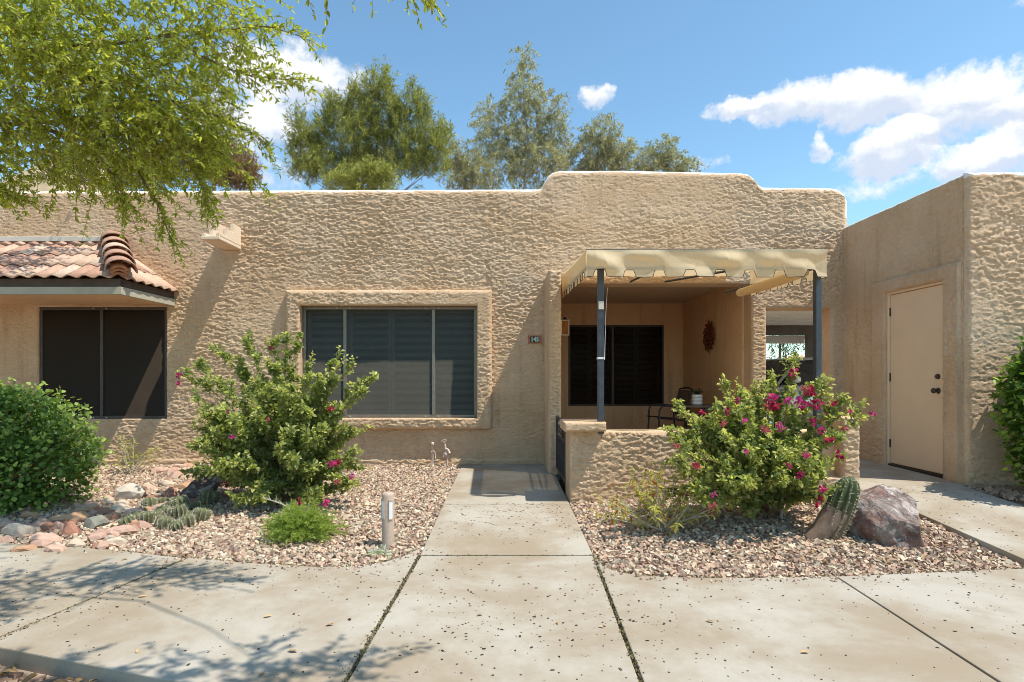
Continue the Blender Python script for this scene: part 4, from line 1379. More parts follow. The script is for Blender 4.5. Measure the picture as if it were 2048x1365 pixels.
CUBE_V = np.array([(-1, -1, -1), (1, -1, -1), (1, 1, -1), (-1, 1, -1), (-1, -1, 1), (1, -1, 1), (1, 1, 1), (-1, 1, 1)], float)
CUBE_F = np.array([(0, 3, 2, 1), (4, 5, 6, 7), (0, 1, 5, 4), (1, 2, 6, 5), (2, 3, 7, 6), (3, 0, 4, 7)])
GCOL = np.array([(.44, .29, .225), (.52, .38, .29), (.31, .195, .15), (.58, .47, .37), (.39, .30, .23), (.47, .30, .22), (.23, .15, .12), (.54, .41, .31), (.36, .24, .18)])
def rand_rot(n):
    q = rng.standard_normal((n, 4)); q /= np.linalg.norm(q, axis=1, keepdims=True)
    w, x, y, z = q.T
    return np.stack([np.stack([1 - 2 * (y * y + z * z), 2 * (x * y - z * w), 2 * (x * z + y * w)], -1),
                     np.stack([2 * (x * y + z * w), 1 - 2 * (x * x + z * z), 2 * (y * z - x * w)], -1),
                     np.stack([2 * (x * z - y * w), 2 * (y * z + x * w), 1 - 2 * (x * x + y * y)], -1)], 1)
def gravel(name, poly, label, sp, smin, smax, kind='stuff', colmul=(1, 1, 1), zoff=0.0, zfun=gz):
    xs = [p[0] for p in poly]; ys = [p[1] for p in poly]
    gx = np.arange(min(xs), max(xs), sp); gy = np.arange(min(ys), max(ys), sp)
    X, Yg = np.meshgrid(gx, gy)
    x = X.ravel() + rng.uniform(-.6, .6, X.size) * sp; y = Yg.ravel() + rng.uniform(-.6, .6, X.size) * sp
    ok = in_poly(x, y, poly) & (x > -.875 * y - .15) & (x < .90 * y + .15)
    x, y = x[ok], y[ok]
    n = len(x)
    s = smin + (smax * 1.15 - smin) * rng.random(n) ** 2.2
    v = CUBE_V[None] * (1 + rng.uniform(-.45, .25, (n, 8, 3)))
    v *= (np.stack([s * rng.uniform(.8, 1.3, n), s * rng.uniform(.6, 1.0, n), s * rng.uniform(.4, .75, n)], -1))[:, None, :]
    v = np.einsum('nij,nkj->nki', rand_rot(n), v)
    v[..., 2] *= .8
    v += np.stack([x, y, zfun(x, y) - .012 + s * .35 + zoff], -1)[:, None, :]
    F = (CUBE_F[None] + (np.arange(n) * 8)[:, None, None]).reshape(-1, 4)
    c = GCOL[rng.integers(0, len(GCOL), n)] * rng.uniform(.75, 1.2, (n, 1)) * np.array(colmul) * np.array((1.03, 1.08, 1.02))
    o = mobj(name, v.reshape(-1, 3), F, GRAVEL, None, False, np.repeat(c, 8, 0))
    return tag(o, label, 'gravel', kind=kind)
lpoly = [(-8, 8.09)] + [(-8, 5.0), (-7.5, 4.9)] + left_edge[1:] + [(-.61, 4.15), (-.61, 8.09)]
rpoly = [(.62, 5.72), (.62, 4.13)] + right_edge[1:] + [(3.49, 3.82), (3.49, 5.72)]
gravel('gravel', lpoly, 'pinkish tan crushed gravel in the planting bed left of the entrance walk', .0245, .0085, .0190)
gravel('gravel', rpoly, 'pinkish tan crushed gravel in the planting bed right of the entrance walk', .0245, .0085, .0195, colmul=(1.0, .98, .97))
gravel('gravel', [(4.59, 5.9), (4.59, 3.9), (8, 3.7), (8, 5.9)], 'brown gravel under the hedge by the outbuilding wall', .04, .012, .028, colmul=(.75, .7, .7), zfun=lambda x, y: np.full_like(x, -.05))
gravel('gravel', [(-4, 1.8), (-.9, 1.8), (-.9, 2.28), (-1.5, 2.42), (-2.5, 2.72), (-3.7, 3.12), (-4, 3.2)], 'brown gravel strip below the near edge of the sidewalk', .035, .012, .026, colmul=(.7, .65, .6), zfun=lambda x, y: np.full_like(x, -.278))

def spilled():
    P = []
    for E_, sg in ((np.array(left_edge[3:]), -1), (np.array(right_edge), -1)):
        n = 90
        q = rng.random(n) * (len(E_) - 1.001); i = q.astype(int); f = (q - i)[:, None]
        P.append(E_[i] * (1 - f) + E_[i + 1] * f + np.stack([rng.normal(0, .03, n), -np.abs(rng.normal(0, .045, n)) - .012], -1))
    P = np.concatenate(P); n = len(P)
    s_ = rng.uniform(.003, .010, n)
    v = CUBE_V[None] * (1 + rng.uniform(-.45, .25, (n, 8, 3))) * s_[:, None, None] * np.array([1, .8, .6])
    v = np.einsum('nij,nkj->nki', rand_rot(n), v)
    v += np.concatenate([P, (SW + s_ * .55)[:, None]], 1)[:, None, :]
    F = (CUBE_F[None] + (np.arange(n) * 8)[:, None, None]).reshape(-1, 4)
    tag(mobj('spilled_pebbles', v.reshape(-1, 3), F, GRAVEL, None, False, np.repeat(GCOL[rng.integers(0, len(GCOL), n)], 8, 0)), 'loose pebbles spilled onto the sidewalk along the gravel edge', 'gravel', kind='stuff')
spilled()
def rock_mesh(name, seed, dims, nsub=3, rough=.28, cuts=7, colfn=None, cutr=(.45, .8)):
    r = np.random.default_rng(seed)
    bm = bmesh.new()
    bmesh.ops.create_icosphere(bm, subdivisions=nsub, radius=1.0)
    V = np.array([v.co[:] for v in bm.verts])
    F = np.array([[v.index for v in f.verts] for f in bm.faces])
    bm.free()
    for _ in range(cuts):
        n = r.standard_normal(3); n /= np.linalg.norm(n)
        d = r.uniform(*cutr)
        s = V @ n
        V = V - np.outer(np.clip(s - d, 0, None) * .985, n)
    nz = np.zeros(len(V))
    for k in range(26):
        w = r.standard_normal(3) * r.uniform(1.5, 9 if nsub < 5 else 16)
        nz += np.abs(np.sin(V @ w + r.uniform(0, 6.28) + .8 * np.sin(V @ w[[1, 2, 0]]))) / (1 + np.linalg.norm(w) * .5) * (1 if k % 2 else -1)
    V = V * (1 + rough * .30 * nz)[:, None]
    V = V * np.array(dims)
    c = colfn(V, nz, r) if colfn else None
    return raw_mesh(name, V, F, False, c)

def stream_rocks():
    spots = [(30, 1055, 95, 34, 'w'), (90, 1075, 75, 24, 'p'), (75, 1048, 60, 22, 'p'), (140, 1055, 55, 28, 'r'), (130, 1035, 90, 26, 'o'), (185, 1045, 60, 26, 'g'),
             (215, 1032, 50, 20, 'o'), (195, 1068, 50, 20, 'p'), (240, 1060, 60, 22, 'p'), (150, 1085, 60, 20, 'w'), (80, 1090, 50, 16, 'p'), (255, 1045, 45, 22, 'o'),
             (270, 1025, 50, 24, 'p'), (245, 1015, 60, 22, 'w'), (300, 1035, 50, 24, 'o'), (285, 1010, 55, 26, 'p'), (320, 1015, 50, 22, 'p'), (260, 985, 75, 34, 'W'),
             (310, 995, 50, 22, 'r'), (340, 985, 60, 22, 'r'), (330, 965, 50, 18, 'w'), (300, 975, 40, 16, 'p'), (365, 970, 50, 18, 'o'), (350, 950, 55, 16, 'p'),
             (395, 958, 50, 18, 'p'), (385, 940, 55, 14, 'p'), (420, 945, 60, 14, 'w'), (345, 1000, 45, 20, 'o'), (320, 940, 45, 12, 'p'), (215, 1000, 50, 18, 'w'),
             (235, 990, 45, 16, 'p'), (10, 1080, 40, 14, 'p'), (45, 1098, 50, 14, 'o'), (115, 1098, 50, 14, 'p'), (200, 1092, 50, 16, 'p'), (230, 1083, 45, 14, 'w'),
             (165, 1020, 45, 14, 'o'), (185, 1008, 40, 14, 'p'), (205, 1020, 50, 18, 'r'), (370, 930, 40, 10, 'o'), (410, 930, 45, 10, 'p'), (440, 935, 40, 14, 'w'),
             (470, 945, 45, 16, 'w'), (280, 1050, 40, 18, 'p'), (60, 1030, 45, 16, 'o'), (390, 1000, 40, 16, 'r')]
    extra = []
    for (px, py, wpx, hpx, k) in spots:
        if k in 'wpro':
            extra.append((px + random.uniform(-28, 28), py + random.uniform(-9, 12), wpx * random.uniform(.5, .75), hpx * random.uniform(.5, .75), random.choice('ppporw')))
    spots = spots + [e for e in extra if e[1] < 1098]
    pal = dict(w=(.62, .49, .37), W=(.62, .53, .43), p=(.54, .35, .265), r=(.40, .20, .135), o=(.53, .32, .19), g=(.30, .29, .235))
    cache = {}
    ORD = ['first', 'second', 'third', 'fourth', 'fifth', 'sixth', 'seventh', 'eighth', 'ninth', 'tenth', 'eleventh', 'twelfth', 'thirteenth', 'fourteenth', 'fifteenth', 'sixteenth', 'seventeenth', 'eighteenth', 'nineteenth', 'twentieth', 'twenty-first', 'twenty-second'] + ['twenty-' + q for q in ('third', 'fourth', 'fifth', 'sixth', 'seventh', 'eighth', 'ninth')] + ['thirtieth'] + ['thirty-' + q for q in ('first', 'second', 'third', 'fourth', 'fifth', 'sixth', 'seventh', 'eighth', 'ninth')] + ['fortieth'] + ['forty-' + q for q in ('first', 'second', 'third', 'fourth', 'fifth', 'sixth', 'seventh', 'eighth', 'ninth')]
    names = dict(w='pale cream stone', p='pinkish flat stone', r='dark red stone', o='orange tan stone')
    rank = {}
    for kk in names:
        ii = sorted([i for i, sp in enumerate(spots) if sp[4] == kk and i != 0], key=lambda i: spots[i][0])
        for q, i in enumerate(ii): rank[i] = ORD[q] + ' ' + names[kk] + ' of the rock border counted from the left'
    for i, (px, py, wpx, hpx, k) in enumerate(spots):
        x, y, z = ground_at(px, py + hpx * .35)
        w = wpx * y / 1172 * .46
        key = (k, i % 4)
        if key not in cache:
            base = np.array(pal[k])
            def cf(V, nz, r, base=base):
                return base * (1 + .12 * nz[:, None]) * r.uniform(.9, 1.1)
            me = rock_mesh('border_rock', 100 + 7 * i, (1, 1, 1), 2, .4, 6, cf)
            me.materials.append(STONE)
            cache[key] = me
        o = obj('border_rock', cache[key], None)
        o.location = (x, y + w * .15, z + .005)
        o.scale = (w, w * random.uniform(.6, .85), max(.05, hpx * y / 1172 * .78))
        o.rotation_euler = (random.uniform(-.15, .15), random.uniform(-.15, .15), random.uniform(-.5, .5) + (i % 2) * 3.1)
        lab = rank.get(i) or dict(W='large white faced grey stone near the middle of the left rock border', g='rounded grey stone among the pink border stones near the sidewalk').get(k)
        if i == 0: lab = 'large cream stone at the left picture edge by the sidewalk'
        tag(o, lab, 'rock', 'stones of the rock border')
stream_rocks()

def boulder(name, px, py, dims, seed, rot, label, colfn, dy=0, dz=0):
    x, y, z = ground_at(px, py)
    me = rock_mesh(name, seed, dims, 5, .34, 16, colfn, (.42, .78))
    o = obj(name, me, BOULDER)
    o.location = (x, y + dy, z + dz)
    o.rotation_euler = rot
    return tag(o, label, 'boulder')
def bcol(V, nz, r):
    u = V / np.abs(V).max(0)
    n2 = sum(np.sin(V @ (r.standard_normal(3) * 22) + r.uniform(0, 6)) for _ in range(8)) / 3
    n3 = sum(np.sin(V @ (r.standard_normal(3) * 60) + r.uniform(0, 6)) for _ in range(10)) / 3
    c = np.array((.44, .28, .225)) + 0 * V
    mixf = lambda f, col: c * (1 - f[:, None]) + f[:, None] * np.array(col)
    c = mixf(np.clip(n2 * .8, 0, .9), (.50, .40, .35))
    c = mixf(np.clip(-n2 * .8, 0, .85), (.19, .095, .075))
    c = mixf(np.clip(-u[:, 2] * 1.4 - .35 + n2 * .2, 0, .8), (.55, .26, .12))
    c = mixf(np.clip(n3 * .5 - .25, 0, .7), (.36, .35, .37))
    c = mixf(np.clip(-n3 * .5 - .3, 0, .8), (.20, .10, .09))
    return c
boulder('boulder', 1772, 1082, (.34, .33, .40), 24, (.1, -.42, .3), 'large pink and grey boulder leaning beside the leaning cactus', bcol, .12, .12)
def bcol2(V, nz, r):
    n2 = sum(np.sin(V @ (r.standard_normal(3) * 22) + r.uniform(0, 6)) for _ in range(8)) / 3
    c = np.array((.15, .10, .085)) + 0 * V
    f = np.clip(n2, 0, 1)[:, None]
    return c * (1 - f) + f * np.array((.26, .19, .17))
boulder('boulder', 398, 1000, (.30, .22, .17), 33, (0, -.32, .25), 'dark brown boulder under the left bougainvillea behind the low cacti', bcol2, .1, .08)

#@@PLANTS
# ------------------------------------------------------------------ plants
def nrm(v):
    return v / (np.linalg.norm(v, axis=-1, keepdims=True) + 1e-9)
def leaves(pos, d, nrmv, L, Wd, fold=.25, curl=.15, simple=False):
    """pos (N,3) base, d direction, nrmv approx normal"""
    d = nrm(d); s = nrm(np.cross(d, nrmv)); u = np.cross(s, d)
    L = L[:, None]; Wd = Wd[:, None]
    b = pos
    t = pos + d * L - u * L * curl
    v = [b,
         pos + d * L * .32 + s * Wd * .48 + u * Wd * fold, pos + d * L * .70 + s * Wd * .40 + u * (Wd * fold - L * curl * .5),
         t,
         pos + d * L * .70 - s * Wd * .40 + u * (Wd * fold - L * curl * .5), pos + d * L * .32 - s * Wd * .48 + u * Wd * fold]
    if simple:
        V = np.stack([b, pos + d * L * .5 + s * Wd * .5, t, pos + d * L * .5 - s * Wd * .5], 1)
        return V.reshape(-1, 3), (np.arange(len(pos)) * 4)[:, None] + np.array([0, 1, 2, 3])
    V = np.stack(v, 1)
    k = (np.arange(len(pos)) * 6)[:, None]
    F = np.concatenate([k + np.array([0, 1, 2, 3]), k + np.array([0, 3, 4, 5])])
    return V.reshape(-1, 3), F
def leaf_obj(name, pos, d, n, L, Wd, col, mat, parent, fold=.25, curl=.15, kind='stuff', simple=False):
    V, F = leaves(pos, d, n, L, Wd, fold, curl, simple)
    o = mobj(name, V, F, mat, parent, False, np.repeat(col, 4 if simple else 6, 0))
    if kind: o['kind'] = kind
    return o
def rvec(n):
    return nrm(rng.standard_normal((n, 3)))
def curves(P0, P1, bend, K):
    """quadratic paths from P0 to P1, control point offset bend"""
    s = np.linspace(0, 1, K)[None, :, None]
    C = (P0 + P1) / 2 + bend
    return (1 - s) ** 2 * P0[:, None] + 2 * s * (1 - s) * C[:, None] + s * s * P1[:, None]
def along(paths, s):
    """paths (N,K,3), s (N,M) -> (N,M,3) points and tangents"""
    N, K, _ = paths.shape
    f = np.clip(s, 0, .9999) * (K - 1)
    i = f.astype(int); fr = (f - i)[..., None]
    ar = np.arange(N)[:, None]
    a = paths[ar, i]; b = paths[ar, i + 1]
    return a * (1 - fr) + b * fr, nrm(b - a)

def mixcol(a, b, f):
    return np.array(a)[None] * (1 - f[:, None]) + np.array(b)[None] * f[:, None]

FLOWER_ME = []
def flower_mesh(seed, c):
    r = np.random.default_rng(seed)
    n = 11
    d = nrm(r.standard_normal((n, 3)) * np.array([1, 1, .8]))
    pos = d * .006 + r.uniform(-.009, .009, (n, 3))
    V, F = leaves(pos, d, nrm(r.standard_normal((n, 3))), r.uniform(.028, .04, n), r.uniform(.024, .034, n), .3, .1)
    col = np.repeat(np.array(c)[None] * r.uniform(.7, 1.25, (n, 1)), 6, 0)
    me = raw_mesh('flower', V, F, False, col)
    me.materials.append(PETAL)
    return me
for k, c in enumerate(((.42, .035, .12), (.50, .06, .18), (.36, .03, .07), (.46, .13, .13), (.46, .06, .22))):
    FLOWER_ME.append(flower_mesh(50 + k, c))

def bougainvillea(name, label, base, tips, n_extra, ext, flowers, leafcol, tipcol, lsz=.036, dens=1.0, shoot=.17):
    t = thing(name, label, 'shrub', base)
    b = np.array(base)
    tips = np.array(tips, float)
    cx, cy, cz, rx, ry, rz = ext
    d = rvec(n_extra); d[:, 2] = np.abs(d[:, 2]) * 1.35 - .55
    q = rng.uniform(.55, .95, (n_extra, 1)) ** .5
    ext_t = np.array([cx, cy, cz]) + d * np.array([rx, ry, rz]) * q
    ext_t[:, 2] = np.maximum(ext_t[:, 2], b[2] + .10)
    T = np.vstack([tips, ext_t])
    n = len(T)
    P0 = b + rng.uniform(-.07, .07, (n, 3)) * np.array([1, 1, 0])
    bend = np.stack([(T[:, 0] - b[0]) * -.15, (T[:, 1] - b[1]) * -.15, np.abs(T[:, 2] - b[2]) * .12 + .12], -1) + rng.uniform(-.08, .08, (n, 3))
    main = curves(P0, T, bend, 10)
    main += np.cumsum(rng.normal(0, .006, main.shape), 1)
    rad = np.linspace(.013, .003, 10)[None] * rng.uniform(.6, 1.3, (n, 1))
    # side shoots
    ns = 9
    s = rng.uniform(.22, .97, (n, ns))
    p, tg = along(main, s)
    p = p.reshape(-1, 3); tg = tg.reshape(-1, 3)
    out = nrm(p - np.array([cx, cy, cz - rz * .4]))
    dirs = nrm(tg * .5 + out * .7 + rvec(len(p)) * .65 + np.array([0, 0, .30]))
    Ls = rng.uniform(.45, 1.1, (len(p), 1)) * shoot
    sh = curves(p, p + dirs * Ls, rvec(len(p)) * .03, 5)
    V1, F1 = tubes(main, rad, 5)
    V2, F2 = tubes(sh, np.broadcast_to(np.linspace(.004, .0015, 5)[None], (len(p), 5)), 4)
    mobj('stems', np.vstack([V1, V2]), np.vstack([F1, F2 + len(V1)]), TWIG, t, True)
    # leaves
    def leafset(paths, m, smin):
        s = rng.uniform(smin, 1.0, (len(paths), m))
        s = np.sort(s, 1)
        p, tg = along(paths, s)
        N = p.size // 3
        p = p.reshape(-1, 3); tg = tg.reshape(-1, 3); s = s.ravel()
        dd = nrm(rvec(N) + tg * .55 + np.array([0, 0, .12]))
        pos = p + dd * rng.uniform(.004, .026, (N, 1))
        nn = nrm(np.array([0.25, -.2, 1.0]) + rvec(N) * .75)
        L = lsz * rng.uniform(.6, 1.25, N) * (1 - .25 * (s > .93))
        f = np.clip((s - .6) / .4, 0, 1) ** 1.5 * rng.uniform(.4, 1, N) + rng.uniform(0, .3, N)
        c = mixcol(leafcol, tipcol, np.clip(f, 0, 1)) * rng.uniform(.75, 1.25, (N, 1))
        return pos, dd, nn, L, L * rng.uniform(.6, .8, N), c
    A = leafset(main, int(95 * dens), .30)
    B = leafset(sh, int(30 * dens), .05)
    args = [np.concatenate([a, b_]) for a, b_ in zip(A, B)]
    leaf_obj('foliage', *args, LEAF, t)
    for i, (px, py, Y, sc_) in enumerate(flowers):
        o = obj('flower', FLOWER_ME[i % 5], None, t)
        o.location = at(px, py, Y)
        sc_ *= .8; o.scale = (sc_, sc_, sc_)
        o.rotation_euler = (random.uniform(0, 6), random.uniform(0, 6), random.uniform(0, 6))
    return t
LB = ground_at(580, 1000)
lt = [at(*p) for p in ((358, 745, 5.7), (425, 695, 5.9), (390, 725, 5.6), (485, 680, 5.8), (470, 720, 5.9), (535, 715, 5.7), (545, 680, 6.0), (575, 675, 5.9), (600, 680, 6.1), (628, 712, 5.8), (690, 712, 5.5), (712, 730, 5.6), (738, 757, 5.5), (732, 788, 5.4),
                       (745, 855, 5.5), (700, 915, 5.4), (385, 800, 5.6), (400, 840, 5.5), (395, 885, 5.4), (430, 910, 5.3), (665, 720, 5.8), (650, 745, 5.4), (500, 760, 5.3), (560, 780, 5.2), (610, 760, 5.3), (680, 960, 5.2), (520, 980, 5.2), (640, 1000, 5.1), (480, 1010, 5.25), (715, 970, 5.3))]
bougainvillea('bougainvillea', 'broad green bougainvillea with few magenta flowers left of the middle window', (LB[0], LB[1], LB[2]), lt, 78, (-2.2, 5.6, .46, .86, .6, .68),
              [(358, 752, 5.66, 1.2), (357, 768, 5.65, .9), (662, 818, 5.15, 1.2), (536, 839, 5.1, .8), (463, 875, 5.15, .9), (543, 697, 5.95, .9), (664, 930, 5.1, 1.5), (678, 925, 5.1, 1.1), (676, 963, 5.1, 1.1), (705, 953, 5.2, 1.0), (596, 1005, 4.95, 1.6), (652, 1008, 4.95, 1.4), (577, 1022, 4.9, .8), (632, 1010, 4.95, .8), (455, 825, 5.2, .7)],
              (.15, .205, .065), (.56, .57, .21), lsz=.042, dens=1.2)
RB = ground_at(1545, 1028)
rt = [at(*p) for p in ((1600, 728, 4.9), (1445, 768, 4.8), (1475, 772, 5.0), (1505, 772, 5.0), (1545, 752, 4.95), (1625, 765, 4.9), (1665, 770, 4.95), (1690, 790, 4.9), (1700, 820, 4.8), (1748, 828, 4.9), (1340, 824, 4.7), (1365, 822, 4.6), (1425, 824, 4.7), (1442, 806, 4.6), (1345, 880, 4.6), (1360, 935, 4.5), (1375, 985, 4.4),
                       (1350, 860, 4.55), (1370, 905, 4.5), (1385, 960, 4.5), (1400, 1000, 4.4), (1675, 890, 4.7), (1680, 915, 4.6), (1640, 965, 4.6), (1650, 1000, 4.5), (1680, 1000, 4.55), (1690, 868, 4.8), (1580, 790, 4.7), (1530, 800, 4.6), (1490, 830, 4.5), (1460, 880, 4.4), (1560, 900, 4.35), (1440, 950, 4.35), (1500, 960, 4.3), (1610, 940, 4.4))]
bougainvillea('bougainvillea', 'bougainvillea full of magenta flowers in front of the low patio wall', RB, rt, 46, (1.98, 4.82, .36, .68, .5, .58),
              [(1583, 748, 4.6, 1.2), (1590, 742, 4.6, 1.0), (1620, 785, 4.6, 1.6), (1612, 778, 4.6, 1.3), (1600, 806, 4.55, 1.7), (1612, 812, 4.55, 1.4), (1545, 800, 4.5, 1.9), (1550, 812, 4.48, 1.6), (1536, 815, 4.5, 1.3), (1574, 800, 4.5, 1.2), (1637, 805, 4.55, 1.4), (1632, 812, 4.55, 1.1), (1668, 808, 4.6, 1.2), (1532, 860, 4.3, 1.3),
               (1560, 855, 4.3, 1.3), (1625, 845, 4.4, 1.3), (1642, 862, 4.4, 1.1), (1657, 880, 4.4, 1.2), (1690, 858, 4.6, 1.0), (1747, 827, 4.85, .9), (1680, 910, 4.45, 1.2), (1610, 910, 4.3, 1.1), (1392, 932, 4.3, 1.1), (1353, 892, 4.45, .9), (1492, 905, 4.2, .8), (1600, 950, 4.3, 1.1), (1645, 978, 4.4, 1.2), (1640, 997, 4.4, 1.0), (1426, 1010, 4.25, 1.1), (1428, 990, 4.25, .9), (1455, 823, 4.45, 1.0), (1475, 800, 4.6, 1.1), (1405, 825, 4.5, 1.0), (1447, 848, 4.4, 1.0), (1490, 842, 4.4, .9), (1577, 932, 4.25, .9), (1700, 825, 4.75, .9), (1635, 1010, 4.35, 1.0)],
              (.155, .21, .065), (.57, .57, .21), lsz=.040, dens=1.15)
def stake():
    x, y, z = RB
    o = tube_obj('plant_stake', [(x + .02, y - .12, z - .05), (x + .03, y - .12, .55)], .012, BARK_PALE, None, 8)
    tag(o, 'thin wooden stake standing inside the bougainvillea by the low wall', 'stake')
stake()

def mound(name, label, cat, base, lobes, n, L, col, tip, twigs=60, inner=.42, ratio=.8, fold=.12, ragged=.10):
    """shrub: leaves in the shells of many lobes, ragged at the rim"""
    t = thing(name, label, cat, base)
    zmin = base[2]
    LB_ = np.array(lobes, float)
    w = (LB_[:, 3] * LB_[:, 5]); w /= w.sum()
    k = rng.choice(len(LB_), n, p=w)
    u = rvec(n)
    q = 1 - inner * rng.random(n) ** 1.6 + ragged * rng.random(n) ** 5 * 2
    wob = 1 + .09 * np.sin(u[:, 0] * 9 + k) * np.sin(u[:, 1] * 8 + 2 * k) + .07 * np.sin(u[:, 2] * 13 + k)
    p = LB_[k, :3] + u * LB_[k, 3:] * (q * wob)[:, None]
    depth = np.full(n, 9.0)
    for j in range(len(LB_)):          # how deep inside the union of the lobes a leaf sits
        e = np.linalg.norm((p - LB_[j, :3]) / LB_[j, 3:], axis=1)
        depth = np.minimum(depth, e)
    ok = (p[:, 2] > zmin + .02) & (depth > .52)
    p, u, q, depth = p[ok], u[ok], q[ok], depth[ok]
    m = len(p)
    d = nrm(u * .6 + rvec(m) * .8 + np.array([0, 0, .25]))
    nn = nrm(u * .5 + np.array([.2, -.1, .8]) + rvec(m) * .55)
    LL = L * rng.uniform(.55, 1.3, m)
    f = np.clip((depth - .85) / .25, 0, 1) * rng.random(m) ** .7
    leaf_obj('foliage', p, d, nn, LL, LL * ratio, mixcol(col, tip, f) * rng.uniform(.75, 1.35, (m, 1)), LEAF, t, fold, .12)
    T = p[rng.integers(0, m, twigs)]
    P0 = np.array(base) + rng.uniform(-.15, .15, (twigs, 3)) * np.array([1, 1, 0]) - np.array([0, 0, .02])
    pa = curves(P0, T, rng.uniform(-.1, .1, (twigs, 3)) + np.array([0, 0, .12]), 7)
    V, F = tubes(pa, np.broadcast_to(np.linspace(.014, .003, 7)[None], (twigs, 7)), 4)
    mobj('branches', V, F, TWIG, t, True)
    return t
def lobes_in(c, r, n, s, zmin):
    u = rvec(n)
    P = np.array(c) + u * np.array(r) * rng.uniform(.35, .8, (n, 1))
    P[:, 2] = np.maximum(P[:, 2], zmin + .12)
    S = s * rng.uniform(.75, 1.3, (n, 1))
    return np.concatenate([P, S * np.array([1, .9, .9])], 1).tolist()
HL = lobes_in((-5.15, 5.75, .40), (1.0, .75, .60), 26, .34, -.17) + [(-5.0, 5.7, .25, .8, .6, .5), (-4.35, 5.5, .10, .42, .4, .34), (-4.22, 5.6, .34, .34, .34, .28), (-4.75, 5.35, .05, .5, .3, .3), (-4.85, 5.7, .72, .34, .34, .26), (-5.3, 5.6, .80, .4, .4, .3)]
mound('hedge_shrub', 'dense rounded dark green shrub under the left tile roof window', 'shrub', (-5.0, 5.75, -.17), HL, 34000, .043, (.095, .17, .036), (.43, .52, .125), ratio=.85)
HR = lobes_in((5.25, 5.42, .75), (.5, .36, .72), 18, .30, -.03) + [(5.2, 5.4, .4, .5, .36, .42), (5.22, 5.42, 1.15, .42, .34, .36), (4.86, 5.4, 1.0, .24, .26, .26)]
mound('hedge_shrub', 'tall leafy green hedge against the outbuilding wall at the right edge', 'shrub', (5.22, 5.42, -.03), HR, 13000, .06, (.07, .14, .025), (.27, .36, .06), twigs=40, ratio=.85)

def wispy(name, label, base, n_st, h, spread, col, tip, lsz, m=16, w=.28, droop=0., stem_mat=None, up=1.0, redtips=0.0):
    t = thing(name, label, 'plant', base)
    b = np.array(base)
    a = rng.uniform(0, 2 * np.pi, n_st); q = np.sqrt(rng.random(n_st)) * spread
    T = b + np.stack([np.cos(a) * q * 1.3, np.sin(a) * q, h * rng.uniform(.35, 1.0, n_st) * (1 - .45 * (q / spread) ** 2) * up], -1)
    P0 = b + rng.uniform(-.05, .05, (n_st, 3)) * np.array([1, 1, 0]) + np.array([0, 0, -.01])
    pa = curves(P0, T, rng.uniform(-.06, .06, (n_st, 3)) + np.array([0, 0, -.02]), 7)
    V, F = tubes(pa, np.broadcast_to(np.linspace(.005, .0018, 7)[None], (n_st, 7)), 4)
    mobj('stems', V, F, stem_mat or BARK_PALE, t, True)
    s = 1 - rng.random((n_st, m)) ** 1.6 * .75
    p, tg = along(pa, s)
    p = p.reshape(-1, 3); tg = tg.reshape(-1, 3); N = len(p)
    dd = nrm(rvec(N) * np.array([1, 1, .6]) + tg * .45 + np.array([0, 0, -droop]))
    L = lsz * rng.uniform(.6, 1.3, N)
    c = mixcol(col, tip, rng.random(N)) * rng.uniform(.8, 1.2, (N, 1))
    if redtips:
        k = rng.random(N) < redtips
        c[k] = np.array((.36, .12, .05)) * rng.uniform(.7, 1.3, (k.sum(), 1))
    leaf_obj('foliage', p, dd, nrm(np.array([0.1, -.2, 1.]) + rvec(N) * .5), L, L * w, c, LEAF, t, .2, .25)
    return t
wispy('sparse_plant', 'thin pale green plant with bare stems against the wall under the left window', ground_at(262, 945), 26, .55, .30, (.30, .32, .10), (.46, .46, .14), .05, 12)
wispy('sprawling_plant', 'sprawling yellow green shrub with orange tips beside the entrance walk', ground_at(1330, 1062), 46, .60, .46, (.30, .31, .08), (.50, .46, .14), .056, 20, .22, .35, redtips=.10)
wispy('sprawling_plant', 'upright yellow green stems of the small plant against the low patio wall', ground_at(1290, 1025), 16, .50, .15, (.30, .31, .08), (.50, .46, .14), .052, 20, .22, .35, redtips=.12)

def fern():
    x, y, z = ground_at(607, 1075)
    t = thing('asparagus_fern', 'bright green feathery fern mound in the gravel left of the bollard light', 'plant', (x, y, z))
    n = 420
    u = rvec(n); u[:, 2] = np.abs(u[:, 2])
    T = np.array([x, y, z]) + u * np.array([.34, .28, .28]) * rng.uniform(.5, 1.05, (n, 1))
    T[:, 2] += .01
    P0 = np.array([x, y, z]) + rng.uniform(-.05, .05, (n, 3)) * np.array([1, 1, 0])
    pa = curves(P0, T, np.array([0, 0, .06]) + rng.uniform(-.03, .03, (n, 3)), 6)
    V, F = tubes(pa, np.full((n, 6), .0012), 3)
    mobj('stems', V, F, simple_mat('fern_stem', (.10, .16, .03), (.14, .2, .04), 10, .7, .2), t)
    m = 46
    s = 1 - rng.random((n, m)) ** 1.3 * .75
    p, tg = along(pa, s); p = p.reshape(-1, 3); tg = tg.reshape(-1, 3); N = len(p)
    dd = nrm(tg * .5 + rvec(N))
    L = rng.uniform(.014, .034, N)
    c = mixcol((.17, .26, .045), (.40, .47, .10), rng.random(N))
    leaf_obj('foliage', p, dd, rvec(N), L, L * .13 + .0008, c, LEAF, t, .05, .1)
fern()

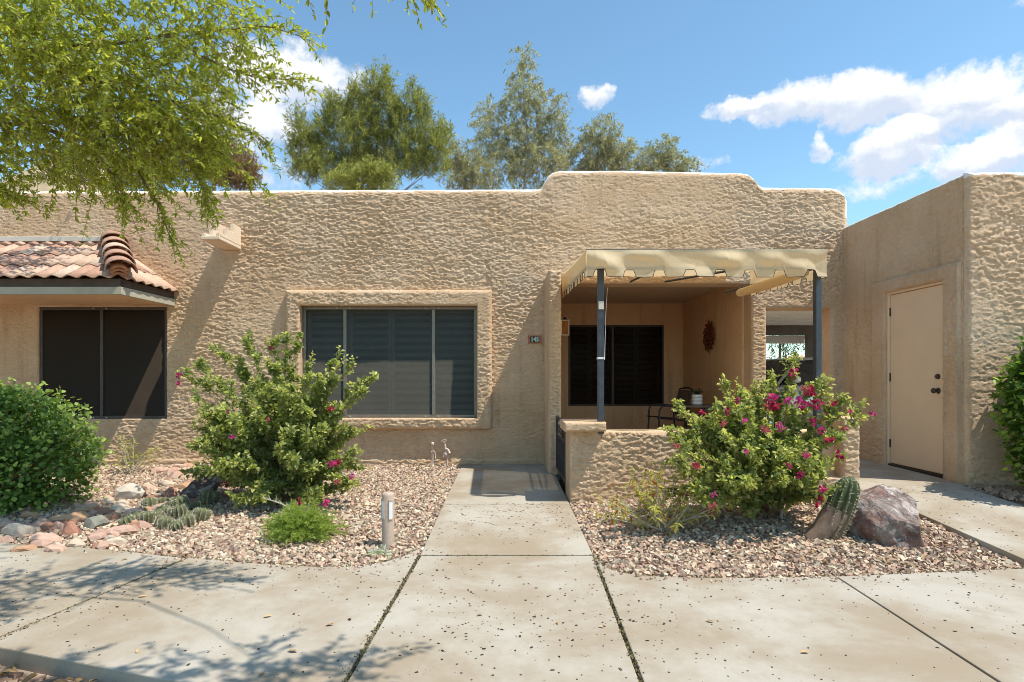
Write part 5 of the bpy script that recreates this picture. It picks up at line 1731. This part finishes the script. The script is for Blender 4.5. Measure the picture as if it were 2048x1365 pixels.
def dry_twig():
    p = at(585, 1022, 4.75)
    t = thing('dry_branch', 'bare pale grey twig lying behind the green fern mound', 'twig', p)
    pts = [at(592, 1028, 4.7), at(570, 1012, 4.75), at(548, 1003, 4.8), at(527, 998, 4.85)]
    tube_obj('stem', [tuple(q) for q in pts], [.009, .006, .003], BARK_PALE, t, 6, 14)
    for i in range(12):
        a = smooth_path(np.array([tuple(q) for q in pts]), 14)[1 + i]
        e = a + np.array([random.uniform(-.05, .03), random.uniform(-.03, .03), random.uniform(.02, .06)])
        tube_obj('twiglet', [tuple(a), tuple(e)], [.004, .0015], BARK_PALE, t, 4)
dry_twig()

def silver_plant():
    x, y, z = ground_at(757, 1108)
    t = thing('silver_succulent', 'small silver grey rosette plant at the foot of the bollard light', 'plant', (x, y, z))
    n = 70
    d = rvec(n); d[:, 2] = np.abs(d[:, 2]) * .5 + .05
    pos = np.array([x, y, z + .005]) + rng.uniform(-.07, .07, (n, 3)) * np.array([1, .7, 0])
    L = rng.uniform(.03, .065, n)
    leaf_obj('foliage', pos, d, np.array([0, 0, 1.]) + rvec(n) * .3, L, L * .3, np.array((.42, .45, .42))[None] * rng.uniform(.8, 1.2, (n, 1)), LEAF, t)
silver_plant()

def purple_plant():
    x, y, z = ground_at(462, 985)
    t = thing('purple_grass_tuft', 'dusty purple tuft behind the dark boulder beside the left bougainvillea', 'plant', (x, y, z))
    n = 900
    u = rvec(n); u[:, 2] = np.abs(u[:, 2])
    pos = np.array([x, y, z + .06]) + u * np.array([.13, .1, .22]) * rng.random((n, 1)) ** .5
    L = rng.uniform(.02, .05, n)
    leaf_obj('foliage', pos, nrm(u + rvec(n) * .6), rvec(n), L, L * .2, mixcol((.22, .09, .08), (.34, .17, .15), rng.random(n)), LEAF, t)
purple_plant()

# ------------------------------------------------------------------ cacti
CACT = attr_mat('cactus_skin', .6, .3, 30, .3, .1)
SPINE = simple_mat('cactus_spine', (.62, .56, .44), (.7, .64, .5), 30, .7, .2)
def cactus_stem_mesh(ribs, r, h, base_col, top_col, taper=.85, nh=16, lean=None):
    nt = ribs * 6
    th = np.arange(nt) * 2 * np.pi / nt
    V = []; C = []
    for k in range(nh + 1):
        s = k / nh
        dome = math.sqrt(max(0, 1 - max(0, (s - .72) / .28) ** 2))
        rr = r * (taper + (1 - taper) * math.sin(s * math.pi * .9)) * max(dome, .02)
        rib = 1 + .17 * np.cos(th * ribs)
        ctr = lean(s) if lean else np.array([0, 0, h * s])
        V.append(np.stack([ctr[0] + rr * rib * np.cos(th), ctr[1] + rr * rib * np.sin(th), np.full(nt, ctr[2])], -1))
        f = min(1, s * 1.5)
        C.append(np.repeat((np.array(base_col) * (1 - f) + np.array(top_col) * f)[None], nt, 0) * (1 + .10 * np.cos(th * ribs))[:, None])
    V = np.concatenate(V); C = np.concatenate(C)
    i = np.arange((nh + 1) * nt).reshape(nh + 1, nt)
    a = i[:-1]; b = np.roll(a, -1, 1); c = i[1:]; d = np.roll(c, -1, 1)
    F = np.stack([a, b, d, c], -1).reshape(-1, 4)
    # spines on the rib crests
    P0 = []; P1 = []
    for k in range(1, nh):
        for j in range(ribs):
            p = V[k * nt + j * 6]
            ctr = V[k * nt:(k + 1) * nt].mean(0)
            o = nrm(p - ctr)
            for _ in range(3):
                P0.append(p); P1.append(p + (o + rng.normal(0, .6, 3) + np.array([0, 0, .2])) * r * .16)
    pa = np.stack([np.array(P0), np.array(P1)], 1)
    SV, SF = tubes(pa, np.broadcast_to(np.array([[.0016, .0006]]), (len(pa), 2)), 3)
    me = raw_mesh('cactus_stem', V, F, True, C); me.materials.append(CACT)
    ms = raw_mesh('spines', SV, SF); ms.materials.append(SPINE)
    return me, ms
def big_cactus():
    x, y, z = ground_at(1655, 1075)
    y += .02
    t = thing('column_cactus', 'leaning ribbed green column cactus beside the pink boulder', 'cactus', (x, y, z))
    dx = .17; h = .50
    ln_ = lambda s: np.array([x + dx * (s ** .8), y - .02 * s, z - .03 + h * s])
    me, ms = cactus_stem_mesh(11, .088, h, (.20, .135, .08), (.065, .085, .03), .8, 22, ln_)
    st_ = obj('cactus_stem', me, None, t)
    o = obj('spines', ms, None, st_); o['kind'] = 'stuff'
    V, F = tubes(np.array([[(x - .14, y, z - .03), (x - .05, y, z + .03), (x + .04, y, z + .12), (x + .09, y, z + .2)]]), np.array([[.05, .075, .10, .10]]), 14)
    mobj('old_trunk', V, F, simple_mat('cactus_cork', (.20, .13, .09), (.30, .21, .15), 18, .9, .1, bump=.5, bscale=40), t, True)
big_cactus()
def cactus_cluster():
    b = ground_at(340, 1050)
    t = thing('cactus_cluster', 'low cluster of small round ribbed cacti in front of the dark boulder', 'cactus', b)
    ms_ = [cactus_stem_mesh(10, .055, .13, (.115, .095, .05), (.12, .125, .058), .9, 10) for _ in range(3)]
    spots = [(258, 1045), (272, 1036), (285, 1022), (300, 1015), (310, 1035), (325, 1005), (325, 1025), (330, 1050), (318, 1045), (345, 1030), (350, 1012), (355, 1052), (362, 1030), (368, 1015), (375, 1045), (385, 1030), (392, 1012), (400, 1035), (405, 1005), (412, 1020), (340, 1018), (295, 1040), (268, 1052), (418, 1000)]
    for i, (px, py) in enumerate(spots):
        x, y, z = ground_at(px, py + 6)
        me, sp = ms_[i % 3]
        o = obj('cactus_stem', me, None, t)
        o.location = Vector((x, y, z - .01)); s = random.uniform(.6, 1.1)
        if px > 395: s *= 1.35
        o.scale = (s, s, s * random.uniform(.7, 1.15))
        o.rotation_euler = (random.uniform(-.35, .35), random.uniform(-.35, .35), random.uniform(0, 6))
        q = bpy.data.objects.new('spines', sp); COL.objects.link(q); q.parent = o; q['kind'] = 'stuff'
cactus_cluster()

# ------------------------------------------------------------------ trees
def lump_points(lumps, per_vol=None):
    out = []; ctr = []
    for (x, y, z, rx, ry, rz, n) in lumps:
        u = rvec(n); q = rng.random((n, 1)) ** (1 / 2.4)
        out.append(np.array([x, y, z]) + u * np.array([rx, ry, rz]) * q)
        ctr.append(np.repeat(np.array([[x, y, z]]), n, 0))
    return np.concatenate(out), np.concatenate(ctr)

def sprays(P, D, L, m, droop, lsz, lw, col, tip, side=.9, K=5, twig_r=.003, var=.25, smin=.08, nup=.8, spread=.0):
    n = len(P)
    T = P + D * L[:, None]
    pa = curves(P, T, rvec(n) * (L[:, None] * .08) + np.array([0, 0, 1.]) * (L[:, None] * droop * .35), K)
    pa[..., 2] -= (np.linspace(0, 1, K)[None] ** 2) * L[:, None] * droop
    V, F = tubes(pa, np.broadcast_to(np.linspace(twig_r, twig_r * .35, K)[None], (n, K)), 3)
    s = np.sort(rng.uniform(smin, 1, (n, m)), 1)
    p, tg = along(pa, s)
    p = p.reshape(-1, 3); tg = tg.reshape(-1, 3); N = len(p)
    dd = nrm(tg * .6 + rvec(N) * side)
    if spread: p = p + rvec(N) * spread
    LL = lsz * rng.uniform(.6, 1.35, N)
    f = np.clip(rng.normal(.4, .3, N), 0, 1)
    c = mixcol(col, tip, f) * rng.uniform(1 - var, 1 + var, (N, 1))
    return (V, F), (p, dd, nrm(np.array([.1, -.15, nup]) + rvec(N) * .7), LL, LL * lw, c)

def limb_set(limbs, sides=8, n=16):
    Vs = []; Fs = []; k = 0
    for pts, r0, r1 in limbs:
        p = smooth_path(np.array(pts, float), n)
        p[1:-1] += rng.normal(0, r0 * .12 + .012, (n - 2, 3))
        V, F = tubes(p[None], (r1 + (r0 - r1) * (1 - np.linspace(0, 1, n)) ** 1.7)[None], sides)
        Vs.append(V); Fs.append(F + k); k += len(V)
    return np.vstack(Vs), np.vstack(Fs)

def near_tree():
    t = thing('overhanging_tree', 'leafy bright green tree overhanging the upper left of the picture', 'tree', (-5.7, 3.7, -.2))
    limbs = [([(-5.7, 3.7, -.3), (-5.6, 3.75, 1.0), (-5.45, 3.8, 2.4), (-5.0, 3.9, 3.5), (-4.3, 4.0, 4.2), (-3.0, 3.6, 4.6), (-1.9, 3.4, 4.75), (-.9, 2.6, 4.35), (.1, 2.4, 3.9), (.6, 1.9, 3.4)], .13, .004),
             ([(-5.45, 3.8, 2.4), (-4.6, 4.1, 3.1), (-3.6, 4.3, 3.45), (-2.6, 4.4, 3.62), (-1.9, 4.4, 3.68), (-1.5, 4.4, 3.6)], .032, .003),
             ([(-5.5, 3.8, 2.0), (-4.6, 4.3, 2.75), (-3.7, 4.5, 3.0), (-2.9, 4.6, 2.98), (-2.3, 4.7, 2.82), (-1.98, 4.75, 2.62)], .03, .003),
             ([(-5.2, 3.9, 3.2), (-5.3, 5.0, 4.3), (-5.4, 6.2, 4.9), (-5.2, 7.2, 5.1)], .07, .01),
             ([(-3.6, 4.3, 3.45), (-2.8, 4.45, 3.2), (-2.2, 4.5, 3.05), (-1.85, 4.55, 2.85)], .02, .004),
             ([(-3.7, 4.5, 3.0), (-3.1, 4.7, 2.85), (-2.85, 4.75, 2.5), (-2.72, 4.75, 2.18)], .018, .003),
             ([(-3.4, 4.5, 3.0), (-3.15, 4.6, 2.7), (-3.0, 4.65, 2.4)], .012, .003),
             ([(-3.0, 4.6, 2.98), (-2.55, 4.7, 2.75), (-2.40, 4.75, 2.45)], .012, .003),
             ([(-4.6, 4.3, 2.75), (-4.1, 4.4, 2.6), (-3.7, 4.5, 2.4)], .02, .003),
             ([(-2.6, 4.4, 3.62), (-2.1, 4.5, 3.4), (-1.65, 4.5, 3.32)], .012, .003),
             ([(-4.3, 4.0, 4.2), (-3.4, 4.2, 4.0), (-2.2, 4.3, 3.95)], .03, .006),
             ([(-3.0, 3.7, 4.6), (-1.6, 2.6, 4.3), (-.9, 2.5, 3.95)], .03, .006),
             ([(-.3, 2.7, 4.5), (-.5, 3.0, 3.9), (-.56, 3.1, 3.35), (-.5, 3.15, 3.17)], .012, .003)]
    V, F = limb_set(limbs)
    mobj('trunk', V, F, BARK, t, True)
    lumps = [(-3.5, 4.35, 3.25, .75, .6, .62, 400), (-2.75, 4.45, 3.3, .55, .5, .50, 290), (-2.25, 4.5, 3.70, .36, .4, .26, 90), (-3.05, 4.6, 2.85, .65, .45, .36, 230),
             (-2.55, 4.6, 3.0, .30, .4, .26, 80), (-4.1, 4.4, 2.95, .5, .5, .55, 230), (-3.6, 3.9, 3.7, .9, .6, .5, 260), (-2.6, 4.2, 4.0, .9, .5, .35, 130), (-4.4, 3.8, 3.5, .6, .6, .6, 110),
             (-5.3, 6.4, 4.9, .8, .9, .5, 150), (-5.1, 7.2, 4.6, .5, .5, .5, 60),
             (-2.3, 3.2, 4.5, 1.0, .6, .35, 90), (-.75, 2.95, 3.45, .75, .22, .16, 120), (-1.75, 2.35, 3.35, .75, .35, .2, 150), (.55, 1.85, 3.2, .5, .16, .15, 60), (-.4, 1.7, 3.15, .7, .25, .18, 90)]
    P, Cc = lump_points(lumps)
    D = nrm((P - Cc) * 1.0 + np.array([.45, .1, -.05]) + rvec(len(P)) * .7)
    L = rng.uniform(.18, .40, len(P))
    a, b = sprays(P, D, L, 25, .22, .040, .40, (.24, .29, .045), (.52, .55, .10), side=.75)
    # wands along the limb tips
    wl = []
    for pts, r0, r1 in limbs[1:]:
        p = smooth_path(np.array(pts, float), 40)
        for q in range(22):
            i = int(len(p) * (.45 + .55 * q / 22)); i = min(i, 38)
            wl.append((p[i], nrm(p[i + 1] - p[i])))
    WP = np.array([w[0] for w in wl]); WD = nrm(np.array([w[1] for w in wl]) + rvec(len(wl)) * .55)
    a2, b2 = sprays(WP, WD, rng.uniform(.12, .30, len(WP)), 24, .15, .036, .40, (.24, .29, .045), (.52, .55, .10), side=.8)
    args = [np.concatenate([x, y]) for x, y in zip(b, b2)]
    leaf_obj('crown', *args, LEAF, t, .15, .15)
    mobj('twigs', np.vstack([a[0], a2[0]]), np.vstack([a[1], a2[1] + len(a[0])]), TWIG, t)
near_tree()

def far_tree(name, label, Y, trunk_px, base_z, lumps_px, tot, D_up, Lr, m, lsz, lw, col, tip, droop, bark, r0, depth=.8, group='trees behind the house', side=.8, nup=.8, spread=.05, shrink=1.0):
    s = Y / 1172
    lumps = []
    area = sum(l[2] * l[3] for l in lumps_px)
    for (px, py, rx, ry) in lumps_px:
        c = at(px, py, Y + random.uniform(-.5, .5) * depth)
        lumps.append((c.x, c.y, c.z, rx * s * shrink, max(rx, ry) * s * depth, ry * s * shrink, max(8, int(tot * rx * ry / area))))
    tb = at(trunk_px[0][0], trunk_px[0][1], Y)
    t = thing(name, label, 'tree', (tb.x, Y, base_z), group)
    pts = [(tb.x, Y, base_z)] + [tuple(at(p[0], p[1], Y)) for p in trunk_px[::1]]
    limbs = [(pts, r0, r0 * .15)]
    for l in lumps:
        k = min(range(1, len(pts)), key=lambda i: abs(pts[i][2] - (l[2] - 1.5)))
        a = pts[k]
        limbs.append(([a, ((a[0] + l[0]) / 2, (a[1] + l[1]) / 2, (a[2] + l[2]) / 2 - .2), (l[0], l[1], l[2])], r0 * .35, r0 * .06))
    V, F = limb_set(limbs, 6, 10)
    mobj('trunk', V, F, bark, t, True)
    P, Cc = lump_points(lumps)
    D = nrm(nrm(P - Cc) * .8 + rvec(len(P)) * .6 + np.array([0, 0, D_up]))
    L = rng.uniform(*Lr, len(P))
    a, b = sprays(P, D, L, m, droop, lsz, lw, col, tip, side=side, K=4, twig_r=.012, var=.3, nup=nup, spread=spread)
    leaf_obj('crown', *b, LEAF_FAR, t, .1, .1, simple=True)
    return t
far_tree('pine_tree', 'bushy olive green pine tree behind the parapet left of centre', 24, [(752, 420), (752, 330), (756, 230), (760, 160)], -.4,
         [(760, 165, 13, 26), (738, 200, 15, 34), (780, 215, 16, 36), (712, 218, 14, 34), (690, 245, 15, 34), (664, 228, 13, 32), (655, 265, 15, 30), (702, 290, 20, 36), (737, 262, 22, 40), (770, 272, 20, 38), (800, 262, 17, 40),
          (822, 212, 12, 34), (846, 245, 13, 34), (825, 300, 20, 34), (860, 292, 15, 32), (886, 275, 11, 24), (880, 318, 16, 34), (850, 340, 20, 28), (600, 262, 14, 30), (622, 290, 16, 30), (594, 318, 15, 30), (640, 312, 18, 32), (652, 348, 24, 24), (692, 340, 24, 32), (732, 332, 26, 34), (772, 335, 24, 32), (808, 335, 22, 30), (612, 350, 24, 22)],
         1700, 1.1, (.3, .75), 34, .19, .15, (.14, .165, .048), (.45, .455, .145), -.12, BARK, .14)
far_tree('juniper_tree', 'low light green treetop just above the parapet in front of the olive pine', 21, [(725, 420), (725, 380)], -.4,
         [(725, 362, 42, 24), (690, 366, 28, 16), (760, 358, 26, 22)], 320, .5, (.2, .45), 34, .15, .18, (.18, .205, .055), (.50, .49, .155), -.05, BARK, .08)
EU = dict(col=(.20, .205, .12), tip=(.52, .50, .33), droop=.5, bark=BARK_PALE)
far_tree('eucalyptus_tree', 'tall pointed grey green eucalyptus behind the centre of the house', 28, [(1045, 430), (1050, 360), (1055, 300), (1048, 210), (1048, 130)], -.4,
         [(1048, 118, 14, 28), (1046, 160, 24, 28), (1040, 200, 34, 34), (1060, 190, 26, 24), (985, 225, 28, 28), (975, 262, 24, 26), (1010, 285, 40, 40), (1105, 215, 24, 26), (1100, 260, 32, 36), (1050, 275, 44, 44), (1000, 335, 46, 38), (1075, 330, 60, 46), (1110, 300, 30, 40)],
         900, -.1, (.35, .8), 26, .19, .22, r0=.12, side=.7, spread=.06, shrink=.84, **EU)
far_tree('eucalyptus_tree', 'rounded grey green eucalyptus crown rising above the stepped parapet', 29, [(1205, 430), (1205, 330), (1205, 270)], -.4,
         [(1205, 262, 34, 30), (1185, 300, 36, 34), (1230, 300, 36, 30), (1160, 325, 30, 30), (1255, 325, 34, 26), (1210, 335, 50, 30)],
         520, -.1, (.35, .8), 26, .19, .22, r0=.10, side=.7, spread=.06, shrink=.9, **EU)
far_tree('eucalyptus_tree', 'rightmost low eucalyptus crown just above the high parapet', 29, [(1330, 430), (1330, 330)], -.4,
         [(1325, 298, 24, 22), (1340, 325, 36, 22), (1305, 328, 28, 20), (1370, 332, 20, 14)],
         260, -.1, (.3, .7), 26, .18, .22, r0=.1, side=.7, spread=.06, **EU)
far_tree('eucalyptus_tree', 'small grey green eucalyptus between the pine and the tall eucalyptus', 27, [(930, 430), (930, 360)], -.4,
         [(928, 310, 28, 26), (915, 345, 26, 28), (950, 345, 28, 26)],
         260, -.1, (.3, .7), 26, .18, .22, r0=.1, side=.7, spread=.06, **EU)
far_tree('pine_tree', 'tall olive pine half hidden behind the overhanging leaves', 27, [(430, 430), (430, 330), (425, 230)], -.4,
         [(425, 200, 28, 40), (435, 260, 38, 46), (420, 320, 46, 40), (450, 340, 30, 40), (360, 330, 60, 40), (300, 340, 50, 36)],
         650, .5, (.3, .7), 30, .20, .16, (.15, .155, .05), (.34, .32, .12), -.1, BARK, .14)
far_tree('pine_tree', 'brownish drying pine top right of the overhanging leaves', 23, [(478, 430), (478, 350)], -.4,
         [(478, 335, 20, 24), (465, 355, 28, 20), (490, 358, 18, 16)],
         200, .4, (.3, .6), 30, .19, .16, (.17, .10, .055), (.30, .22, .12), -.1, BARK, .1)
far_tree('desert_tree', 'pale green desert tree against the dry hill at far left', 34, [(170, 430), (170, 340)], -.4,
         [(175, 300, 50, 40), (130, 340, 40, 30), (215, 340, 50, 30), (270, 350, 40, 30)],
         420, .2, (.4, .9), 26, .24, .2, (.17, .17, .07), (.30, .29, .14), .1, BARK, .12)
far_tree('willow_tree', 'drooping dark green tree seen through the carport opening', 27, [(1560, 760), (1560, 650), (1560, 560)], -.4,
         [(1545, 640, 40, 60), (1580, 650, 34, 55), (1610, 620, 30, 50), (1650, 660, 26, 40)],
         170, -.8, (.6, 1.3), 20, .2, .2, (.05, .08, .035), (.11, .15, .07), .9, BARK, .12)
far_tree('desert_tree', 'small yellow green bush behind the far stepped wall', 25, [(1655, 760), (1655, 715)], -.4,
         [(1655, 700, 18, 14)], 90, .2, (.3, .5), 24, .16, .25, (.17, .18, .06), (.30, .30, .10), .1, BARK, .05)

#@@LITTER
# ------------------------------------------------------------------ litter
def specks():
    n = 9500
    x = rng.uniform(-3.6, 4.4, n); y = 2.25 + (rng.random(n) ** .8) * 3.4
    ok = (np.abs(x) < .59) | (y < np.where(x < 0, np.interp(x, [p[0] for p in left_edge], [p[1] for p in left_edge]), np.interp(x, [p[0] for p in right_edge], [p[1] for p in right_edge])) - .03)
    ok &= y > np.interp(x, [p[0] for p in near], [p[1] for p in near]) + .04
    clump = rng.random(n) < np.clip(.5 + .5 * np.sin(x * 2.1 + 1) * np.sin(y * 2.7), .15, 1)
    ok &= clump
    x, y = x[ok], y[ok]
    # a few on the side path
    x2 = rng.uniform(3.52, 4.5, 260); y2 = rng.uniform(3.9, 5.8, 260)
    z = np.where(y > 4.11, np.interp(y, [4.1, 5.6, 8.2], [SW + .004, -.165, -.145]), SW)
    z2 = np.interp(y2, [3.8, 5.9, 7.0], [SW + .01, -.03, -.01])
    x = np.concatenate([x, x2]); y = np.concatenate([y, y2]); z = np.concatenate([z, z2])
    m = len(x)
    s = .0014 + .0034 * rng.random(m) ** 2
    v = CUBE_V[None] * (1 + rng.uniform(-.4, .3, (m, 8, 3))) * np.stack([s * rng.uniform(.8, 2.0, m), s, s * .35], -1)[:, None]
    a = rng.uniform(0, 6.28, m)
    ca, sa = np.cos(a)[:, None], np.sin(a)[:, None]
    vx = v[..., 0] * ca - v[..., 1] * sa; vy = v[..., 0] * sa + v[..., 1] * ca
    v = np.stack([vx + x[:, None], vy + y[:, None], v[..., 2] + (z + s * .4)[:, None]], -1)
    F = (CUBE_F[None] + (np.arange(m) * 8)[:, None, None]).reshape(-1, 4)
    c = mixcol((.035, .028, .022), (.16, .11, .07), rng.random(m) ** 2)
    tag(mobj('seed_litter', v.reshape(-1, 3), F, LITTER, None, False, np.repeat(c, 8, 0)), 'tiny dark seeds and debris scattered over the concrete', 'debris', kind='stuff')
specks()

def joint_moss():
    P = []
    for (a, b, n, w) in ((JA0, JA1, 900, .010), (JB0, JB1, 900, .010), (JL0, JL1, 700, .008), ((-.6, 4.111), (.61, 4.111), 420, .006), ((.625, 4.14), (.622, 5.7), 260, .02), ((-.612, 4.2), (-.612, 8), 240, .015)):
        s = rng.random(n)
        P.append(np.stack([a[0] + (b[0] - a[0]) * s + rng.normal(0, w, n), a[1] + (b[1] - a[1]) * s + rng.normal(0, w * .3, n), np.full(n, SW - .006)], -1))
    e = np.array(left_edge[3:] ); 
    for E_ in (np.array(left_edge[2:]), np.array(right_edge)):
        n = 500
        s = np.sort(rng.random(n)) * (len(E_) - 1.001); i = s.astype(int); f = (s - i)[:, None]
        q = E_[i] * (1 - f) + E_[i + 1] * f
        P.append(np.concatenate([q + rng.normal(0, .012, (n, 2)) + np.array([0, .012]), np.full((n, 1), SW - .004)], 1))
    P = np.concatenate(P); n = len(P)
    d = rvec(n); d[:, 2] = np.abs(d[:, 2]) * .5
    L = rng.uniform(.006, .022, n)
    c = mixcol((.10, .085, .045), (.24, .20, .09), rng.random(n))
    V, F = leaves(P, d, rvec(n), L, L * .5, .2, .2)
    tag(mobj('joint_moss', V, F, LITTER, None, False, np.repeat(c, 6, 0)), 'mossy grit filling the joints between the concrete slabs', 'moss', kind='stuff')
joint_moss()

def leaf_litter():
    n = 1500
    x = rng.uniform(-4.2, .3, n); y = np.interp(x, [p[0] for p in near], [p[1] for p in near]) - .02 - rng.random(n) * .8
    d = rvec(n); d[:, 2] *= .25
    L = rng.uniform(.035, .075, n)
    c = mixcol((.24, .13, .055), (.46, .32, .15), rng.random(n))
    V, F = leaves(np.stack([x, y, -.265 + rng.random(n) * .03], -1), d, np.array([0, 0, 1.]) + rvec(n) * .5, L, L * .42, .2, .3)
    tag(mobj('leaf_litter', V, F, LITTER, None, False, np.repeat(c, 6, 0)), 'dry brown leaves below the sidewalk edge at lower left', 'leaves', kind='stuff')
    n = 600
    x = np.concatenate([rng.uniform(-6, -.7, 400), rng.uniform(.7, 3.4, 200)]); y = np.concatenate([rng.uniform(4.1, 7.9, 400), rng.uniform(3.9, 5.6, 200)])
    ok = (y > np.where(x < 0, np.interp(x, [p[0] for p in left_edge], [p[1] for p in left_edge]), np.interp(x, [p[0] for p in right_edge], [p[1] for p in right_edge])) + .03)
    x, y = x[ok], y[ok]; n = len(x)
    d = rvec(n); d[:, 2] *= .3
    L = rng.uniform(.03, .06, n)
    c = mixcol((.30, .17, .08), (.50, .38, .2), rng.random(n))
    V, F = leaves(np.stack([x, y, gz(x, y) + .018], -1), d, np.array([0, 0, 1.]) + rvec(n) * .5, L, L * .4, .2, .3)
    tag(mobj('leaf_litter', V, F, LITTER, None, False, np.repeat(c, 6, 0)), 'fallen dry leaves strewn over the gravel beds', 'leaves', kind='stuff')
    mes = []
    for k in range(3):
        V, F = leaves(np.zeros((1, 3)), np.array([[1., 0, 0]]), np.array([[0, 0, 1.]]), np.array([.06]), np.array([.026]), .25, -.1)
        V[:, 0] -= .03
        me = raw_mesh('fallen_leaf', V, F, False, np.array([(.42, .24, .10), (.50, .33, .16), (.34, .22, .10)][k])); me.materials.append(LITTER)
        mes.append(me)
    fl = [(700, 1240), (1610, 1307), (525, 1350), (660, 1252), (535, 1235), (250, 1120), (200, 1127), (285, 1195), (960, 1232), (1115, 1248), (1203, 1256), (480, 1160), (440, 1165), (275, 1305), (1420, 1245), (1040, 1155), (1930, 1170), (585, 1305)]
    ORD = ['leftmost', 'second', 'third', 'fourth', 'fifth', 'sixth', 'seventh', 'eighth', 'ninth', 'tenth', 'eleventh', 'twelfth', 'thirteenth', 'fourteenth', 'fifteenth', 'sixteenth', 'seventeenth', 'eighteenth']
    lab_of = {i: ORD[q] + ' dry brown leaf on the sidewalk concrete counted from the left' for q, i in enumerate(sorted(range(len(fl)), key=lambda i: fl[i][0]))}
    for i, (px, py) in enumerate(fl):
        X, Yg = on_slab(px, py)
        o = obj('fallen_leaf', mes[i % 3], None)
        o.location = (X, Yg, SW + .004); o.rotation_euler = (random.uniform(-.2, .2), random.uniform(-.2, .2), random.uniform(0, 6)); s = random.uniform(.5, .85); o.scale = (s, s, s)
        tag(o, lab_of[i], 'leaf', 'fallen leaves on the sidewalk')
leaf_litter()
